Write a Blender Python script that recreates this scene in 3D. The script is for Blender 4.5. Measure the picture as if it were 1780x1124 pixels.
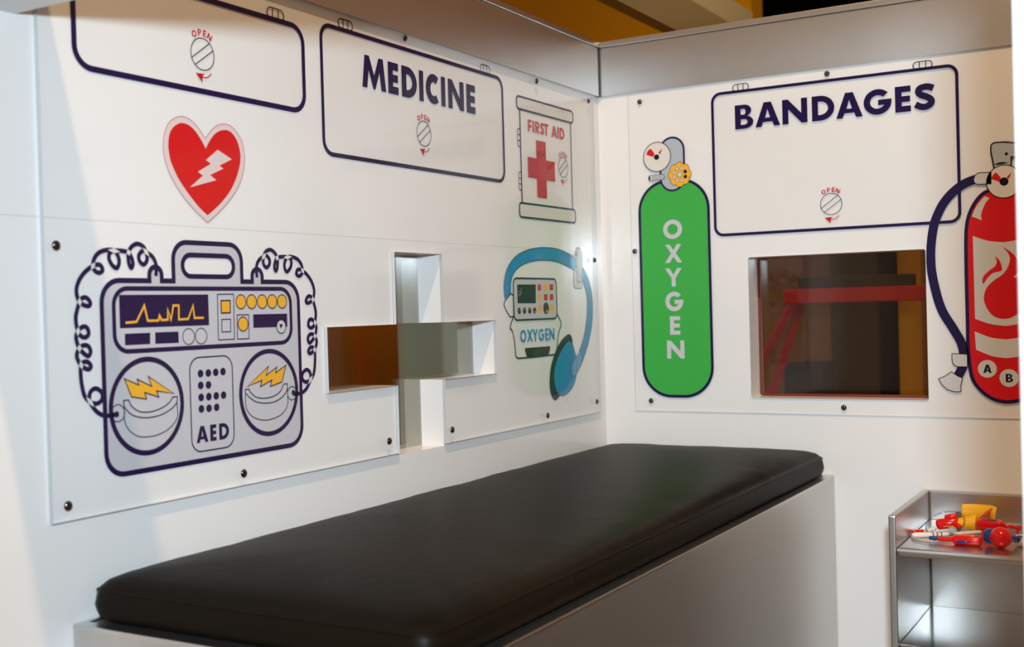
import bpy, bmesh, math, random
from math import sin, cos, pi, radians
from mathutils import Vector, Matrix
from mathutils.geometry import tessellate_polygon

random.seed(4)
for o in list(bpy.data.objects):
    bpy.data.objects.remove(o)
S = bpy.context.scene
COL = S.collection

# ------------------------------------------------------------------ camera
W_, H_ = 1780, 1124
FPX = 2027.64
YAW, PITCH, ROLL = 0.526026, -0.0122336, -0.02737603
CAM = Vector((1.06965, -2.22890, 0.82008))
f0 = Vector((-sin(YAW), cos(YAW), 0)); r0 = Vector((cos(YAW), sin(YAW), 0)); u0_ = Vector((0, 0, 1))
FWD = f0 * cos(PITCH) + u0_ * sin(PITCH)
UPP = u0_ * cos(PITCH) - f0 * sin(PITCH)
RGT = r0 * cos(ROLL) + UPP * sin(ROLL)
UPV = UPP * cos(ROLL) - r0 * sin(ROLL)
cd = bpy.data.cameras.new('camera'); cam = bpy.data.objects.new('camera', cd); COL.objects.link(cam)
cd.sensor_width = 36; cd.sensor_fit = 'HORIZONTAL'; cd.lens = FPX / W_ * 36
cd.clip_start = 0.02
cd.dof.use_dof = True; cd.dof.focus_distance = 1.85; cd.dof.aperture_fstop = 5.6
M3 = Matrix((RGT, UPV, -FWD)).transposed()
cam.matrix_world = Matrix.Translation(CAM) @ M3.to_4x4()
S.camera = cam

# ------------------------------------------------------------------ light
S.view_settings.view_transform = 'Standard'
S.view_settings.look = 'None'
S.view_settings.gamma = 1
S.view_settings.use_curve_mapping = False
S.view_settings.exposure = 0.0
wd = bpy.data.worlds.new('world'); S.world = wd; wd.use_nodes = True
bg = wd.node_tree.nodes['Background']
bg.inputs[0].default_value = (1.0, 0.66, 0.42, 1); bg.inputs[1].default_value = 0.30

def lamp(name, kind, loc, energy, color, size, target=None, **kw):
    d = bpy.data.lights.new(name, kind); d.energy = energy; d.color = color
    if kind == 'AREA':
        d.size = size
    else:
        d.shadow_soft_size = size
    for k, v in kw.items():
        setattr(d, k, v)
    o = bpy.data.objects.new(name, d); COL.objects.link(o); o.location = loc
    if target is not None:
        o.rotation_euler = (Vector(target) - Vector(loc)).to_track_quat('-Z', 'Y').to_euler()
    return o

# the photographer's flash, on top of the camera
lamp('flash', 'SPOT', (1.135, -2.29, 1.025), 130.0, (0.705, 0.875, 1.0), 0.042, (0.42, 0.0, 0.80),
     spot_size=radians(114), spot_blend=1.0)
# halogen track spot high above the entrance
lamp('track_spot', 'SPOT', (1.15, -1.95, 3.8), 255.0, (1.0, 0.68, 0.38), 0.035, (0.2, -0.8, 0.6),
     spot_size=radians(70), spot_blend=0.5)
lamp('backdrop_fill', 'SPOT', (0.6, 1.2, 3.2), 66.0, (1.0, 0.84, 0.55), 0.1, (0.4, 2.4, 1.0),  # added fill that brightens the orange backdrop, not a known fitting
     spot_size=radians(110), spot_blend=0.6)

lamp('beam_fill', 'AREA', (-.62, 1.95, 1.0), 1.6, (1.0, 0.82, 0.55), 0.5, (-.62, 1.95, 2.0))  # added fill from below to lift the underside of the beam
lamp('teal_board_fill', 'SPOT', (-.75, .95, 2.0), 40.0, (0.80, 0.95, 1.0), 0.15, (-1.5, 1.65, .60), spot_size=radians(36), spot_blend=0.6)  # added cool fill to brighten the teal board, no real source
# ------------------------------------------------------------------ measuring
def ray(px, py):
    return FWD + RGT * ((px - W_ / 2) / FPX) - UPV * ((py - H_ / 2) / FPX)
def on_plane(px, py, axis, v):
    d = ray(px, py); t = (v - CAM[axis]) / d[axis]
    return CAM + d * t
GAP = 0.0060          # front face of the left sheet
ARTL = 0.0007         # print on the back of the left sheet
GAPR = 0.0025         # front face of the right sheet
def Lw(px, py):       # left wall: (u, z), u = y
    q = on_plane(px, py, 0, ARTL); return Vector((q.y, q.z))
def Rw(px, py):       # right wall: (u, z), u = x
    q = on_plane(px, py, 1, -GAPR); return Vector((q.x, q.z))
def at_z(px, py, z):
    return on_plane(px, py, 2, z)

# ------------------------------------------------------------------ materials
def srgb(r, g, b):
    def c(v):
        v /= 255.0
        return v / 12.92 if v <= 0.04045 else ((v + 0.055) / 1.055) ** 2.4
    return (c(r), c(g), c(b), 1)
MATS = {}
def mat(name, col, rough=0.5, metal=0.0, spec=0.5, noise=None, bump=None, coat=0.0, trans=0.0):
    m = bpy.data.materials.new(name); m.use_nodes = True
    nt = m.node_tree; b = nt.nodes['Principled BSDF']
    b.inputs['Base Color'].default_value = col
    b.inputs['Roughness'].default_value = rough
    b.inputs['Metallic'].default_value = metal
    b.inputs['Specular IOR Level'].default_value = spec
    b.inputs['Coat Weight'].default_value = coat
    b.inputs['Coat Roughness'].default_value = 0.1
    b.inputs['Transmission Weight'].default_value = trans
    tc = nt.nodes.new('ShaderNodeTexCoord')
    def noisenode(scale, stretch):
        mp = nt.nodes.new('ShaderNodeMapping'); mp.inputs['Scale'].default_value = stretch
        nz = nt.nodes.new('ShaderNodeTexNoise'); nz.inputs['Scale'].default_value = scale
        nz.inputs['Detail'].default_value = 4
        nt.links.new(tc.outputs['Object'], mp.inputs[0]); nt.links.new(mp.outputs[0], nz.inputs[0])
        return nz
    if noise:
        scale, stretch, amt = noise
        nz = noisenode(scale, stretch)
        mx = nt.nodes.new('ShaderNodeMix'); mx.data_type = 'RGBA'
        mx.inputs[6].default_value = tuple(min(1, c * (1 - amt)) for c in col[:3]) + (1,)
        mx.inputs[7].default_value = tuple(min(1, c * (1 + amt)) for c in col[:3]) + (1,)
        nt.links.new(nz.outputs[0], mx.inputs[0]); nt.links.new(mx.outputs[2], b.inputs['Base Color'])
    if bump:
        scale, stretch, dist = bump
        nz = noisenode(scale, stretch)
        bp = nt.nodes.new('ShaderNodeBump'); bp.inputs['Strength'].default_value = 0.6
        bp.inputs['Distance'].default_value = dist
        nt.links.new(nz.outputs[0], bp.inputs['Height']); nt.links.new(bp.outputs[0], b.inputs['Normal'])
    MATS[name] = m
    return m

def clear_mat(name, tint, rough, ior=1.49):
    m = bpy.data.materials.new(name); m.use_nodes = True
    nt = m.node_tree; nt.nodes.remove(nt.nodes['Principled BSDF'])
    out = nt.nodes['Material Output']
    tr = nt.nodes.new('ShaderNodeBsdfTransparent'); tr.inputs[0].default_value = tint
    gl = nt.nodes.new('ShaderNodeBsdfGlossy'); gl.inputs['Roughness'].default_value = rough
    fr = nt.nodes.new('ShaderNodeFresnel'); fr.inputs[0].default_value = ior
    ge = nt.nodes.new('ShaderNodeNewGeometry')
    sw = nt.nodes.new('ShaderNodeMapRange'); sw.inputs[3].default_value = ior; sw.inputs[4].default_value = 1 / ior
    nt.links.new(ge.outputs['Backfacing'], sw.inputs[0]); nt.links.new(sw.outputs[0], fr.inputs[0])
    mx = nt.nodes.new('ShaderNodeMixShader')
    nt.links.new(fr.outputs[0], mx.inputs[0]); nt.links.new(tr.outputs[0], mx.inputs[1])
    nt.links.new(gl.outputs[0], mx.inputs[2]); nt.links.new(mx.outputs[0], out.inputs[0])
    MATS[name] = m
    return m

WHITE = mat('white_wall_paint', (0.85, 0.84, 0.83, 1), 0.16, noise=(3, (1, 1, 1), 0.015))
WHITE2 = mat('white_enamel', (0.84, 0.83, 0.82, 1), 0.35)
CLEAR = clear_mat('clear_acrylic', (1, 1, 1, 1), 0.075, 1.38)
EDGE = mat('cut_acrylic_edge', (0.55, 0.57, 0.58, 1), 0.4)
PANE = clear_mat('window_acrylic', (0.80, 0.80, 0.76, 1), 0.04)
STEEL = mat('galvanised_steel', (0.64, 0.63, 0.62, 1), 0.37, 1.0, noise=(14, (1, 1, 1), 0.05), bump=(90, (1, 1, 8), 0.0002))
BRUSHED = mat('brushed_steel', (0.60, 0.58, 0.56, 1), 0.34, 1.0, noise=(30, (12, 12, 0.4), 0.06), bump=(60, (20, 20, 0.5), 0.0002))
STEEL_FLAT = mat('stainless_sheet', (0.62, 0.60, 0.58, 1), 0.28, 1.0, noise=(20, (1, 6, 1), 0.05))
STEEL_S = mat('polished_shelf_steel', (0.55, 0.54, 0.53, 1), 0.14, 1.0)
SCREW = mat('screw_metal', (0.16, 0.13, 0.12, 1), 0.15, 1.0)
SCREW_D = mat('screw_recess', (0.02, 0.02, 0.02, 1), 0.4)
LEATHER = mat('black_leatherette', (0.0085, 0.0052, 0.0026, 1), 0.45, 0.0, 0.07, noise=(5, (1, 1, 1), 0.35), bump=(70, (1, 1, 1), 0.0008))
NAVY = mat('print_navy', srgb(30, 14, 66), 0.3, 0.0, 0.2)
INK = mat('print_ink', srgb(22, 16, 36), 0.3, 0.0, 0.2)
RED = mat('print_red', srgb(214, 24, 30), 0.3, 0.0, 0.2)
RED2 = mat('print_deep_red', srgb(190, 28, 34), 0.3, 0.0, 0.2)
PINK = mat('print_pale_pink', srgb(226, 208, 206), 0.3, 0.0, 0.2)
PINKLINE = mat('print_rose_line', srgb(196, 140, 140), 0.3, 0.0, 0.2)
OFFW = mat('print_off_white', srgb(222, 218, 212), 0.3, 0.0, 0.2)
GREY = mat('print_grey', srgb(200, 199, 204), 0.3, 0.0, 0.2)
GREY2 = mat('print_valve_grey', srgb(176, 184, 192), 0.3, 0.0, 0.2)
LGREY = mat('print_light_grey', srgb(208, 208, 206), 0.3, 0.0, 0.2)
YEL = mat('print_yellow', srgb(240, 178, 52), 0.3, 0.0, 0.2)
GREEN = mat('print_green', srgb(62, 172, 72), 0.3, 0.0, 0.2)
BLUE = mat('print_blue', srgb(20, 140, 190), 0.3, 0.0, 0.2)
BLUE2 = mat('print_mid_blue', srgb(96, 164, 206), 0.3, 0.0, 0.2)
FILM = clear_mat('print_door_film', (0.985, 0.983, 0.98, 1), 0.3, 1.04)
DARKG = mat('print_slot_black', srgb(16, 24, 18), 0.3, 0.0, 0.2)
SEAM_RED = mat('red_sealant', srgb(112, 26, 12), 0.5)
P_RED = mat('toy_red_plastic', srgb(222, 12, 14), 0.18)
P_BLUE = mat('toy_blue_plastic', srgb(24, 62, 140), 0.2)
P_YEL = mat('toy_yellow_vinyl', srgb(255, 192, 0), 0.35)
P_ORG = mat('toy_orange_plastic', srgb(226, 96, 24), 0.25)
P_LIN = mat('toy_orange_lining', srgb(200, 80, 14), 0.5)
P_WHT = mat('toy_white_plastic', srgb(232, 222, 208), 0.25)
P_GRY = mat('toy_grey_plastic', srgb(120, 116, 118), 0.3)
P_CLR = clear_mat('toy_clear_tube', (0.74, 0.74, 0.82, 1), 0.08, 1.8)
ORANGE = mat('orange_wall_paint', srgb(190, 132, 4), 0.6, spec=.1)
BEAM_SHADE = mat('beam_shade_brown', srgb(120, 84, 36), 0.6, spec=.1)  # shade on the beam put into the colour
BEIGE = mat('beige_beam_paint', srgb(206, 190, 150), 0.6)
BROWN = mat('brown_board', srgb(132, 84, 18), 0.6, spec=.1)
DBROWN = mat('dark_brown_post', srgb(58, 40, 24), 0.6, spec=.1)
BLACKP = mat('black_hall_wall', (0.0015, 0.0015, 0.0015, 1), 0.9, spec=0.0)
OCHRE = mat('ochre_board', srgb(196, 132, 2), 0.6, spec=.1)
REDW = mat('red_frame_paint', srgb(176, 24, 12), 0.5, spec=.2)
TEAL = mat('teal_board', srgb(186, 214, 216), 0.6)
AMBER = mat('amber_board', srgb(240, 166, 62), 0.6)
AMBER2 = mat('orange_post_paint', srgb(255, 158, 44), 0.6)
FLOOR = mat('hall_floor', srgb(120, 104, 88), 0.5, noise=(4, (1, 1, 1), 0.1))

# seam between the two boards of the left wall
def add_seam(m, z):
    nt = m.node_tree; b = nt.nodes['Principled BSDF']
    src = b.inputs['Base Color'].links[0].from_socket
    tc = nt.nodes.new('ShaderNodeTexCoord'); sp = nt.nodes.new('ShaderNodeSeparateXYZ')
    nt.links.new(tc.outputs['Object'], sp.inputs[0])
    cmpn = nt.nodes.new('ShaderNodeMath'); cmpn.operation = 'COMPARE'
    cmpn.inputs[1].default_value = z; cmpn.inputs[2].default_value = 0.0005
    nt.links.new(sp.outputs[2], cmpn.inputs[0])
    mx = nt.nodes.new('ShaderNodeMix'); mx.data_type = 'RGBA'
    nt.links.new(cmpn.outputs[0], mx.inputs[0]); nt.links.new(src, mx.inputs[6])
    mx.inputs[7].default_value = (0.66, 0.62, 0.58, 1)
    nt.links.new(mx.outputs[2], b.inputs['Base Color'])
WALL_L = WHITE.copy(); WALL_L.name = 'white_wall_boards'
add_seam(WALL_L, 0.9335)

# ------------------------------------------------------------------ object helpers
def link(name, me, m=None, parent=None):
    o = bpy.data.objects.new(name, me); COL.objects.link(o)
    if m is not None:
        for mm in (m if isinstance(m, (list, tuple)) else [m]):
            me.materials.append(mm)
    if parent is not None:
        o.parent = parent
    return o
def thing(name, label, cat, loc=(0, 0, 0), rz=0.0, group=None):
    o = bpy.data.objects.new(name, None); COL.objects.link(o)
    o.location = loc; o.rotation_euler = (0, 0, rz); o.empty_display_size = 0.05
    o['label'] = label; o['category'] = cat
    if group: o['group'] = group
    return o
def tag(o, label, cat, group=None):
    o['label'] = label; o['category'] = cat
    if group: o['group'] = group
    return o
def struct(o):
    o['kind'] = 'structure'; return o
def finish(bm, name, m, parent=None, smooth=False):
    bmesh.ops.recalc_face_normals(bm, faces=bm.faces)
    me = bpy.data.meshes.new(name); bm.to_mesh(me); bm.free()
    if smooth:
        for p in me.polygons: p.use_smooth = True
    return link(name, me, m, parent)
def add_box(bm, lo, hi, bev=0.0, seg=2):
    r = bmesh.ops.create_cube(bm, size=1.0)
    vs = r['verts']
    for v in vs:
        v.co = Vector((lo[i] + (v.co[i] + 0.5) * (hi[i] - lo[i]) for i in range(3)))
    if bev > 0:
        es = list({e for v in vs for e in v.link_edges})
        bmesh.ops.bevel(bm, geom=es, offset=bev, segments=seg, affect='EDGES', profile=0.6)
def box(name, lo, hi, m, parent=None, bev=0.0, seg=2):
    bm = bmesh.new(); add_box(bm, lo, hi, bev, seg)
    return finish(bm, name, m, parent)
def frame_of(d):
    d = d.normalized(); a = Vector((0, 0, 1)) if abs(d.z) < 0.9 else Vector((1, 0, 0))
    x = d.cross(a).normalized(); return x, d.cross(x).normalized()
def add_tube(bm, pts, rad, n=12, closed=False, cap=True):
    pts = [Vector(p) for p in pts]; N = len(pts)
    rads = rad if isinstance(rad, (list, tuple)) else [rad] * N
    rings = []; px = None
    for i, p in enumerate(pts):
        if closed: d = pts[(i + 1) % N] - pts[i - 1]
        else: d = pts[min(i + 1, N - 1)] - pts[max(i - 1, 0)]
        d.normalize()
        if px is None: x, y = frame_of(d)
        else:
            x = (px - d * px.dot(d)).normalized(); y = d.cross(x)
        px = x
        rings.append([bm.verts.new(p + (x * cos(2 * pi * k / n) + y * sin(2 * pi * k / n)) * rads[i]) for k in range(n)])
    for i in range(N if closed else N - 1):
        a, b = rings[i], rings[(i + 1) % N]
        for k in range(n):
            bm.faces.new((a[k], a[(k + 1) % n], b[(k + 1) % n], b[k]))
    if cap and not closed:
        bm.faces.new(rings[0][::-1]); bm.faces.new(rings[-1])
def tube(name, pts, rad, m, parent=None, n=12, closed=False):
    bm = bmesh.new(); add_tube(bm, pts, rad, n, closed)
    return finish(bm, name, m, parent, True)
def smooth_pts(pts, n=6, closed=False):
    P = [Vector(p) for p in pts]; N = len(P); out = []
    for i in range(N if closed else N - 1):
        if closed: a, b, c, d = P[i - 1], P[i], P[(i + 1) % N], P[(i + 2) % N]
        else: a, b, c, d = P[max(i - 1, 0)], P[i], P[i + 1], P[min(i + 2, N - 1)]
        for k in range(n):
            t = k / n
            out.append(0.5 * ((2 * b) + (c - a) * t + (2 * a - 5 * b + 4 * c - d) * t * t + (3 * b - a - 3 * c + d) * t ** 3))
    if not closed: out.append(P[-1])
    return out

# slab with holes: loops given in (u, z), placed by fn(u, z, depth)
def slab(name, outer, holes, fn, d0, d1, m, parent=None, face_mats=None, back=True):
    me = bpy.data.meshes.new(name); V = []; F = []; MI = []
    loops = [outer] + holes
    def face(d):
        base = len(V); flat = []
        for l in loops: flat += list(l)
        for p in flat: V.append(fn(p[0], p[1], d))
        for t in tessellate_polygon([[Vector((p[0], p[1], 0)) for p in l] for l in loops]):
            F.append(tuple(base + i for i in t)); MI.append(0)
    face(d0)
    if back: face(d1)
    for l in loops:
        n = len(l)
        for i in range(n):
            a, b = l[i], l[(i + 1) % n]; base = len(V)
            V.extend([fn(a[0], a[1], d0), fn(b[0], b[1], d0), fn(b[0], b[1], d1), fn(a[0], a[1], d1)])
            F.append((base, base + 1, base + 2, base + 3)); MI.append(1 if face_mats else 0)
    me.from_pydata([tuple(v) for v in V], [], F)
    o = link(name, me, face_mats or m, parent)
    for p, i in zip(me.polygons, MI): p.material_index = i
    bm = bmesh.new(); bm.from_mesh(me); bmesh.ops.remove_doubles(bm, verts=bm.verts, dist=1e-6)
    bmesh.ops.recalc_face_normals(bm, faces=bm.faces); bm.to_mesh(me); bm.free()
    return o
def on_left(u, z, d): return Vector((d, u, z))       # d towards the room
def on_right(u, z, d): return Vector((u, -d, z))
def rect(u0, z0, u1, z1): return [(u0, z0), (u1, z0), (u1, z1), (u0, z1)]

# ------------------------------------------------------------------ flat printed artwork
LAYER = 0.00016
class Ink:
    """flat printed shapes on one wall sheet, gathered into one mesh"""
    def __init__(s, side): s.side = side; s.V = []; s.F = []
    def fill(s, outer, holes=(), layer=1):
        off = (ARTL if s.side == 'L' else GAPR) + LAYER * layer
        fn = on_left if s.side == 'L' else on_right
        loops = [list(outer)] + [list(h) for h in holes]
        base = len(s.V)
        for l in loops:
            for p in l: s.V.append(tuple(fn(p[0], p[1], off)))
        for t in tessellate_polygon([[Vector((p[0], p[1], 0)) for p in l] for l in loops]):
            s.F.append(tuple(base + i for i in t))
        return s
    def stroke(s, pts, w, closed=False, layer=2):
        off = (ARTL if s.side == 'L' else GAPR) + LAYER * layer
        fn = on_left if s.side == 'L' else on_right
        A, B = offset_band(pts, w, closed); n = len(A); base = len(s.V)
        for p in A + B: s.V.append(tuple(fn(p[0], p[1], off)))
        for i in range(n if closed else n - 1):
            j = (i + 1) % n
            s.F.append((base + i, base + j, base + n + j, base + n + i))
        return s
    def build(s, name, m, parent, label=None):
        me = bpy.data.meshes.new(name); me.from_pydata(s.V, [], s.F)
        o = link(name, me, m, parent)
        if label: o['label'] = label
        return o
def offset_band(pts, w, closed):
    P = [Vector((p[0], p[1])) for p in pts]; N = len(P); A = []; B = []
    for i in range(N):
        if closed: a, b, c = P[i - 1], P[i], P[(i + 1) % N]
        else: a, b, c = P[max(i - 1, 0)], P[i], P[min(i + 1, N - 1)]
        d1 = (b - a); d2 = (c - b)
        if d1.length < 1e-9: d1 = d2
        if d2.length < 1e-9: d2 = d1
        d1 = d1.normalized(); d2 = d2.normalized()
        n1 = Vector((-d1.y, d1.x)); n2 = Vector((-d2.y, d2.x))
        m = n1 + n2
        m = m.normalized() if m.length > 1e-6 else n1
        k = min(1.0 / max(m.dot(n1), 0.35), 2.4)
        A.append(b + m * (w / 2 * k)); B.append(b - m * (w / 2 * k))
    return A, B
def ell(c, rx, rz=None, n=40, a0=0.0, a1=2 * pi, end=False):
    rz = rx if rz is None else rz
    k = n if not end else n + 1
    return [Vector((c[0] + rx * cos(a0 + (a1 - a0) * i / n), c[1] + rz * sin(a0 + (a1 - a0) * i / n))) for i in range(k)]
def rrect(u0, z0, u1, z1, r, n=8):
    r = min(r, (u1 - u0) / 2, (z1 - z0) / 2); out = []
    for cx, cz, a in ((u1 - r, z1 - r, 0), (u0 + r, z1 - r, pi / 2), (u0 + r, z0 + r, pi), (u1 - r, z0 + r, 1.5 * pi)):
        out += ell((cx, cz), r, r, n, a, a + pi / 2, True)
    return out
def sm2(pts, n=6, closed=False):
    return [Vector((p[0], p[1])) for p in smooth_pts([(p[0], p[1], 0) for p in pts], n, closed)]

# letter shapes, cap height 1, width w, stem t
def ring_arc(w, t, a0, a1, n=36):
    o = ell((w / 2, .5), w / 2, .5, n, a0, a1, True); i = ell((w / 2, .5), w / 2 - t, .5 - t * .95, n, a0, a1, True)
    return o + i[::-1]
def glyph(ch, w, t=0.24):
    h = t * 0.92
    P = lambda l: [Vector((x * w, y)) for x, y in l]
    if ch == 'I': return [(rect(0, 0, w, 1), [])]
    if ch == 'E':
        return [([(0, 0), (w, 0), (w, h), (t, h), (t, .5 - h / 2), (w * .96, .5 - h / 2), (w * .96, .5 + h / 2), (t, .5 + h / 2), (t, 1 - h), (w, 1 - h), (w, 1), (0, 1)], [])]
    if ch == 'F':
        return [([(0, 0), (t, 0), (t, .42 - h / 3), (w * .95, .42 - h / 3), (w * .95, .42 + h * .7), (t, .42 + h * .7), (t, 1 - h), (w, 1 - h), (w, 1), (0, 1)], [])]
    if ch == 'T':
        return [([(w / 2 - t / 2, 0), (w / 2 + t / 2, 0), (w / 2 + t / 2, 1 - h), (w, 1 - h), (w, 1), (0, 1), (0, 1 - h), (w / 2 - t / 2, 1 - h)], [])]
    if ch == 'M':
        return [(P([(0, 0), (.20, 0), (.275, .55), (.46, 0), (.54, 0), (.725, .55), (.80, 0), (1, 0), (.885, 1), (.70, 1), (.5, .42), (.30, 1), (.115, 1)]), [])]
    if ch == 'N':
        return [([(0, 0), (t, 0), (t, .60), (w - t * .95, 0), (w, 0), (w, 1), (w - t, 1), (w - t, .40), (t * .95, 1), (0, 1)], [])]
    if ch == 'A':
        k = t * 1.02
        return [([(0, 0), (k, 0), (k + .075 * w, .19), (w - k - .075 * w, .19), (w - k, 0), (w, 0), (w * .5 + t * .62, 1), (w * .5 - t * .62, 1)],
                 [[(k + .155 * w, .36), (w - k - .155 * w, .36), (w * .5, .72)]])]
    if ch == 'X':
        s = t * 1.12
        return [([(0, 0), (s, 0), (w / 2, .34), (w - s, 0), (w, 0), (w / 2 + s * .52, .52), (w * .97, 1), (w * .97 - s, 1), (w / 2, .68), (w * .03 + s, 1), (w * .03, 1), (w / 2 - s * .52, .52)], [])]
    if ch == 'Y':
        s = t * 1.12
        return [([(w / 2 - t / 2, 0), (w / 2 + t / 2, 0), (w / 2 + t / 2, .46), (w, 1), (w - s, 1), (w / 2, .64), (s, 1), (0, 1), (w / 2 - t / 2, .46)], [])]
    if ch == 'O': return [(ell((w / 2, .5), w / 2, .5, 44), [ell((w / 2, .5), w / 2 - t, .5 - t * .95, 36)])]
    if ch == 'C':
        pts = ell((w * .62, .5), w * .62, .5, 40, radians(52), radians(308), True)
        inn = ell((w * .62, .5), w * .62 - t, .5 - t, 40, radians(46), radians(314), True)
        pts = [Vector((min(p.x, w), p.y)) for p in pts]; inn = [Vector((min(p.x, w), p.y)) for p in inn]
        return [(pts + inn[::-1], [])]
    if ch == 'G':
        o = ell((w / 2, .5), w / 2, .5, 44, radians(42), radians(360), True)
        i = ell((w / 2, .5), w / 2 - t, .5 - t * .95, 40, radians(44), radians(335), True)
        return [(o + [Vector((w, .58)), Vector((w * .52, .58)), Vector((w * .52, .37)), Vector((w * .72, .37))] + i[::-1], [])]
    if ch == 'D':
        c = w * .36
        o = [(0, 0)] + ell((c, .5), w - c, .5, 28, -pi / 2, pi / 2, True) + [(0, 1)]
        i = [(t, h)] + ell((c, .5), w - c - t, .5 - h, 28, -pi / 2, pi / 2, True) + [(t, 1 - h)]
        return [(o, [i])]
    if ch in 'PR':
        c = w * .5; r = .295
        o = [(0, 0), (t, 0), (t, 1 - 2 * r)] + ([(t * 1.05, .42), (w - t * 1.15, 0), (w, 0), (w * .66, .44)] if ch == 'R' else []) \
            + ell((c, 1 - r), w * .97 - c, r, 18, -pi / 2 * (0.8 if ch == 'R' else 1), pi / 2, True) + [(0, 1)]
        i = [(t, 1 - 2 * r + h * .8)] + ell((c, 1 - r), max(w * .97 - c - t, .03), r - h * .8, 14, -pi / 2, pi / 2, True) + [(t, 1 - h * .8)]
        return [(o, [i])]
    if ch == 'B':
        c = w * .5
        up = ell((c, .755), w * .90 - c, .245, 14, -pi / 2 * .72, pi / 2, True); lo = ell((c, .275), w - c, .275, 16, -pi / 2, pi / 2 * .78, True)
        o = [(0, 0)] + lo + up + [(0, 1)]
        i1 = [(t, .59)] + ell((c, .71), w * .90 - c - t, .12, 12, -pi / 2, pi / 2, True) + [(t, .83)]
        i2 = [(t, .17)] + ell((c, .285), w - c - t, .115, 12, -pi / 2, pi / 2, True) + [(t, .40)]
        return [(o, [i1, i2])]
    if ch == 'S':
        c = sm2([(w * .93, .80), (w * .74, .865), (w * .52, .885), (w * .27, .835), (w * .2, .71), (w * .33, .585), (w * .62, .49), (w * .82, .36), (w * .8, .22), (w * .58, .118), (w * .32, .13), (w * .05, .24)], 5)
        A, B = offset_band(c, t * .98, False)
        return [(A + B[::-1], [])]
    return []
def letters(ink, text, boxes, z0, z1, t=0.24, layer=4):
    """each letter in its own (u0, u1) span between z0 and z1"""
    H = z1 - z0
    for ch, (a, b) in zip(text, boxes):
        for outer, holes in glyph(ch, (b - a) / H, t):
            f = lambda p: (a + p[0] * H, z0 + p[1] * H)
            ink.fill([f(p) for p in outer], [[f(p) for p in h] for h in holes], layer)

# ------------------------------------------------------------------ the setting
CROSS = [(-.754, .9140), (-.620, .9140), (-.620, .8015), (-.4530, .8015), (-.4530, .7070), (-.6215, .7070), (-.6215, .5975),
         (-.754, .5975), (-.754, .7070), (-.9222, .7070), (-.9222, .8015), (-.754, .8015)]
WIN = rrect(.3190, .6325, .6545, .9095, .004, 3)
TH = 0.077
struct(slab('wall_left', rect(-2.75, 0, 0, 1.352), [CROSS], on_left, 0, -TH, WALL_L))
struct(slab('wall_back', rect(-TH, 0, 2.7, 1.352), [WIN], on_right, 0, -TH, WHITE))
struct(box('floor', (-4.2, -4.2, -.04), (4.6, 4.2, 0), FLOOR))
# the header over the entrance, and the wall beside it
struct(box('wall_header', (0.001, -1.515, 1.147), (2.7, -1.417, 1.36), WHITE2))
struct(box('wall_front', (.9866, -1.515, 0), (2.7, -1.417, 1.147), WHITE2, bev=.004))
# folded metal band along the top of both walls
b = bmesh.new(); add_box(b, (.0061, -1.416, 1.2605), (.0069, -.0082, 1.3615)); band1 = struct(finish(b, 'trim_1', STEEL))
b = bmesh.new(); add_box(b, (.0085, -.0035, 1.2605), (2.69, -.0026, 1.3615)); band2 = struct(finish(b, 'trim_2', STEEL))
struct(box('trim_3', (-.08, -1.416, 1.3625), (.0095, -.0067, 1.3745), STEEL, bev=.0015))
struct(box('trim_4', (-.08, -.0065, 1.3625), (2.69, .08, 1.3745), STEEL, bev=.0015))
struct(box('trim_7', (.0001, -.0080, 1.2605), (.0083, -.0001, 1.3615), SCREW_D))
# window panes
w1 = slab('window_1', CROSS, [], on_left, -.044, -.0475, PANE); struct(w1)
w2 = slab('window_2', rrect(.3192, .6327, .6543, .9093, .004, 3), [], on_right, -.056, -.060, PANE); struct(w2)
# red sealant bead round the right pane
b = bmesh.new()
pts = [Vector((.3215, .0535, .9065))] + [Vector((p[0], .0535, p[1])) for p in rrect(.3215, .6350, .6520, .9070, .006, 4)[10:]]
add_tube(b, pts, .0026, 8); finish(b, 'sealant_bead', SEAM_RED, w2, True)['label'] = 'rust red sealant bead round the pane'

# ------------------------------------------------------------------ drawings on the sheets
def W(side): return Lw if side == 'L' else Rw
def build_screw(root, side, px, py):
    q = on_plane(px, py, 0, GAP) if side == 'L' else on_plane(px, py, 1, -GAPR); p = (q.y, q.z) if side == 'L' else (q.x, q.z)
    fn = on_left if side == 'L' else on_right; base = (GAP if side == 'L' else GAPR)
    bm = bmesh.new(); prof = [(.0053, 0), (.0053, .0008), (.0046, .0019), (.0032, .0027), (.0018, .0030), (.0016, .0024), (0.0, .0022)]
    rings = []
    for r, d in prof[:-1]:
        rings.append([bm.verts.new(fn(p[0] + r * cos(2 * pi * k / 18), p[1] + r * sin(2 * pi * k / 18), base + .0006 + d)) for k in range(18)])
    for a, c in zip(rings, rings[1:]):
        for k in range(18): bm.faces.new((a[k], a[(k + 1) % 18], c[(k + 1) % 18], c[k]))
    bm.faces.new(rings[-1])
    o = finish(bm, 'screw', SCREW, root, True)
    bm = bmesh.new()
    for a in (0.3, 0.3 + pi / 2):
        dx, dz = cos(a) * .0021, sin(a) * .0021; ex, ez = -sin(a) * .0006, cos(a) * .0006
        vs = [bm.verts.new(fn(p[0] + sx * dx + sy * ex, p[1] + sx * dz + sy * ez, base + .0006 + .0031)) for sx, sy in ((-1, -1), (1, -1), (1, 1), (-1, 1))]
        bm.faces.new(vs)
    finish(bm, 'screw_recess', SCREW_D, o)

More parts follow.
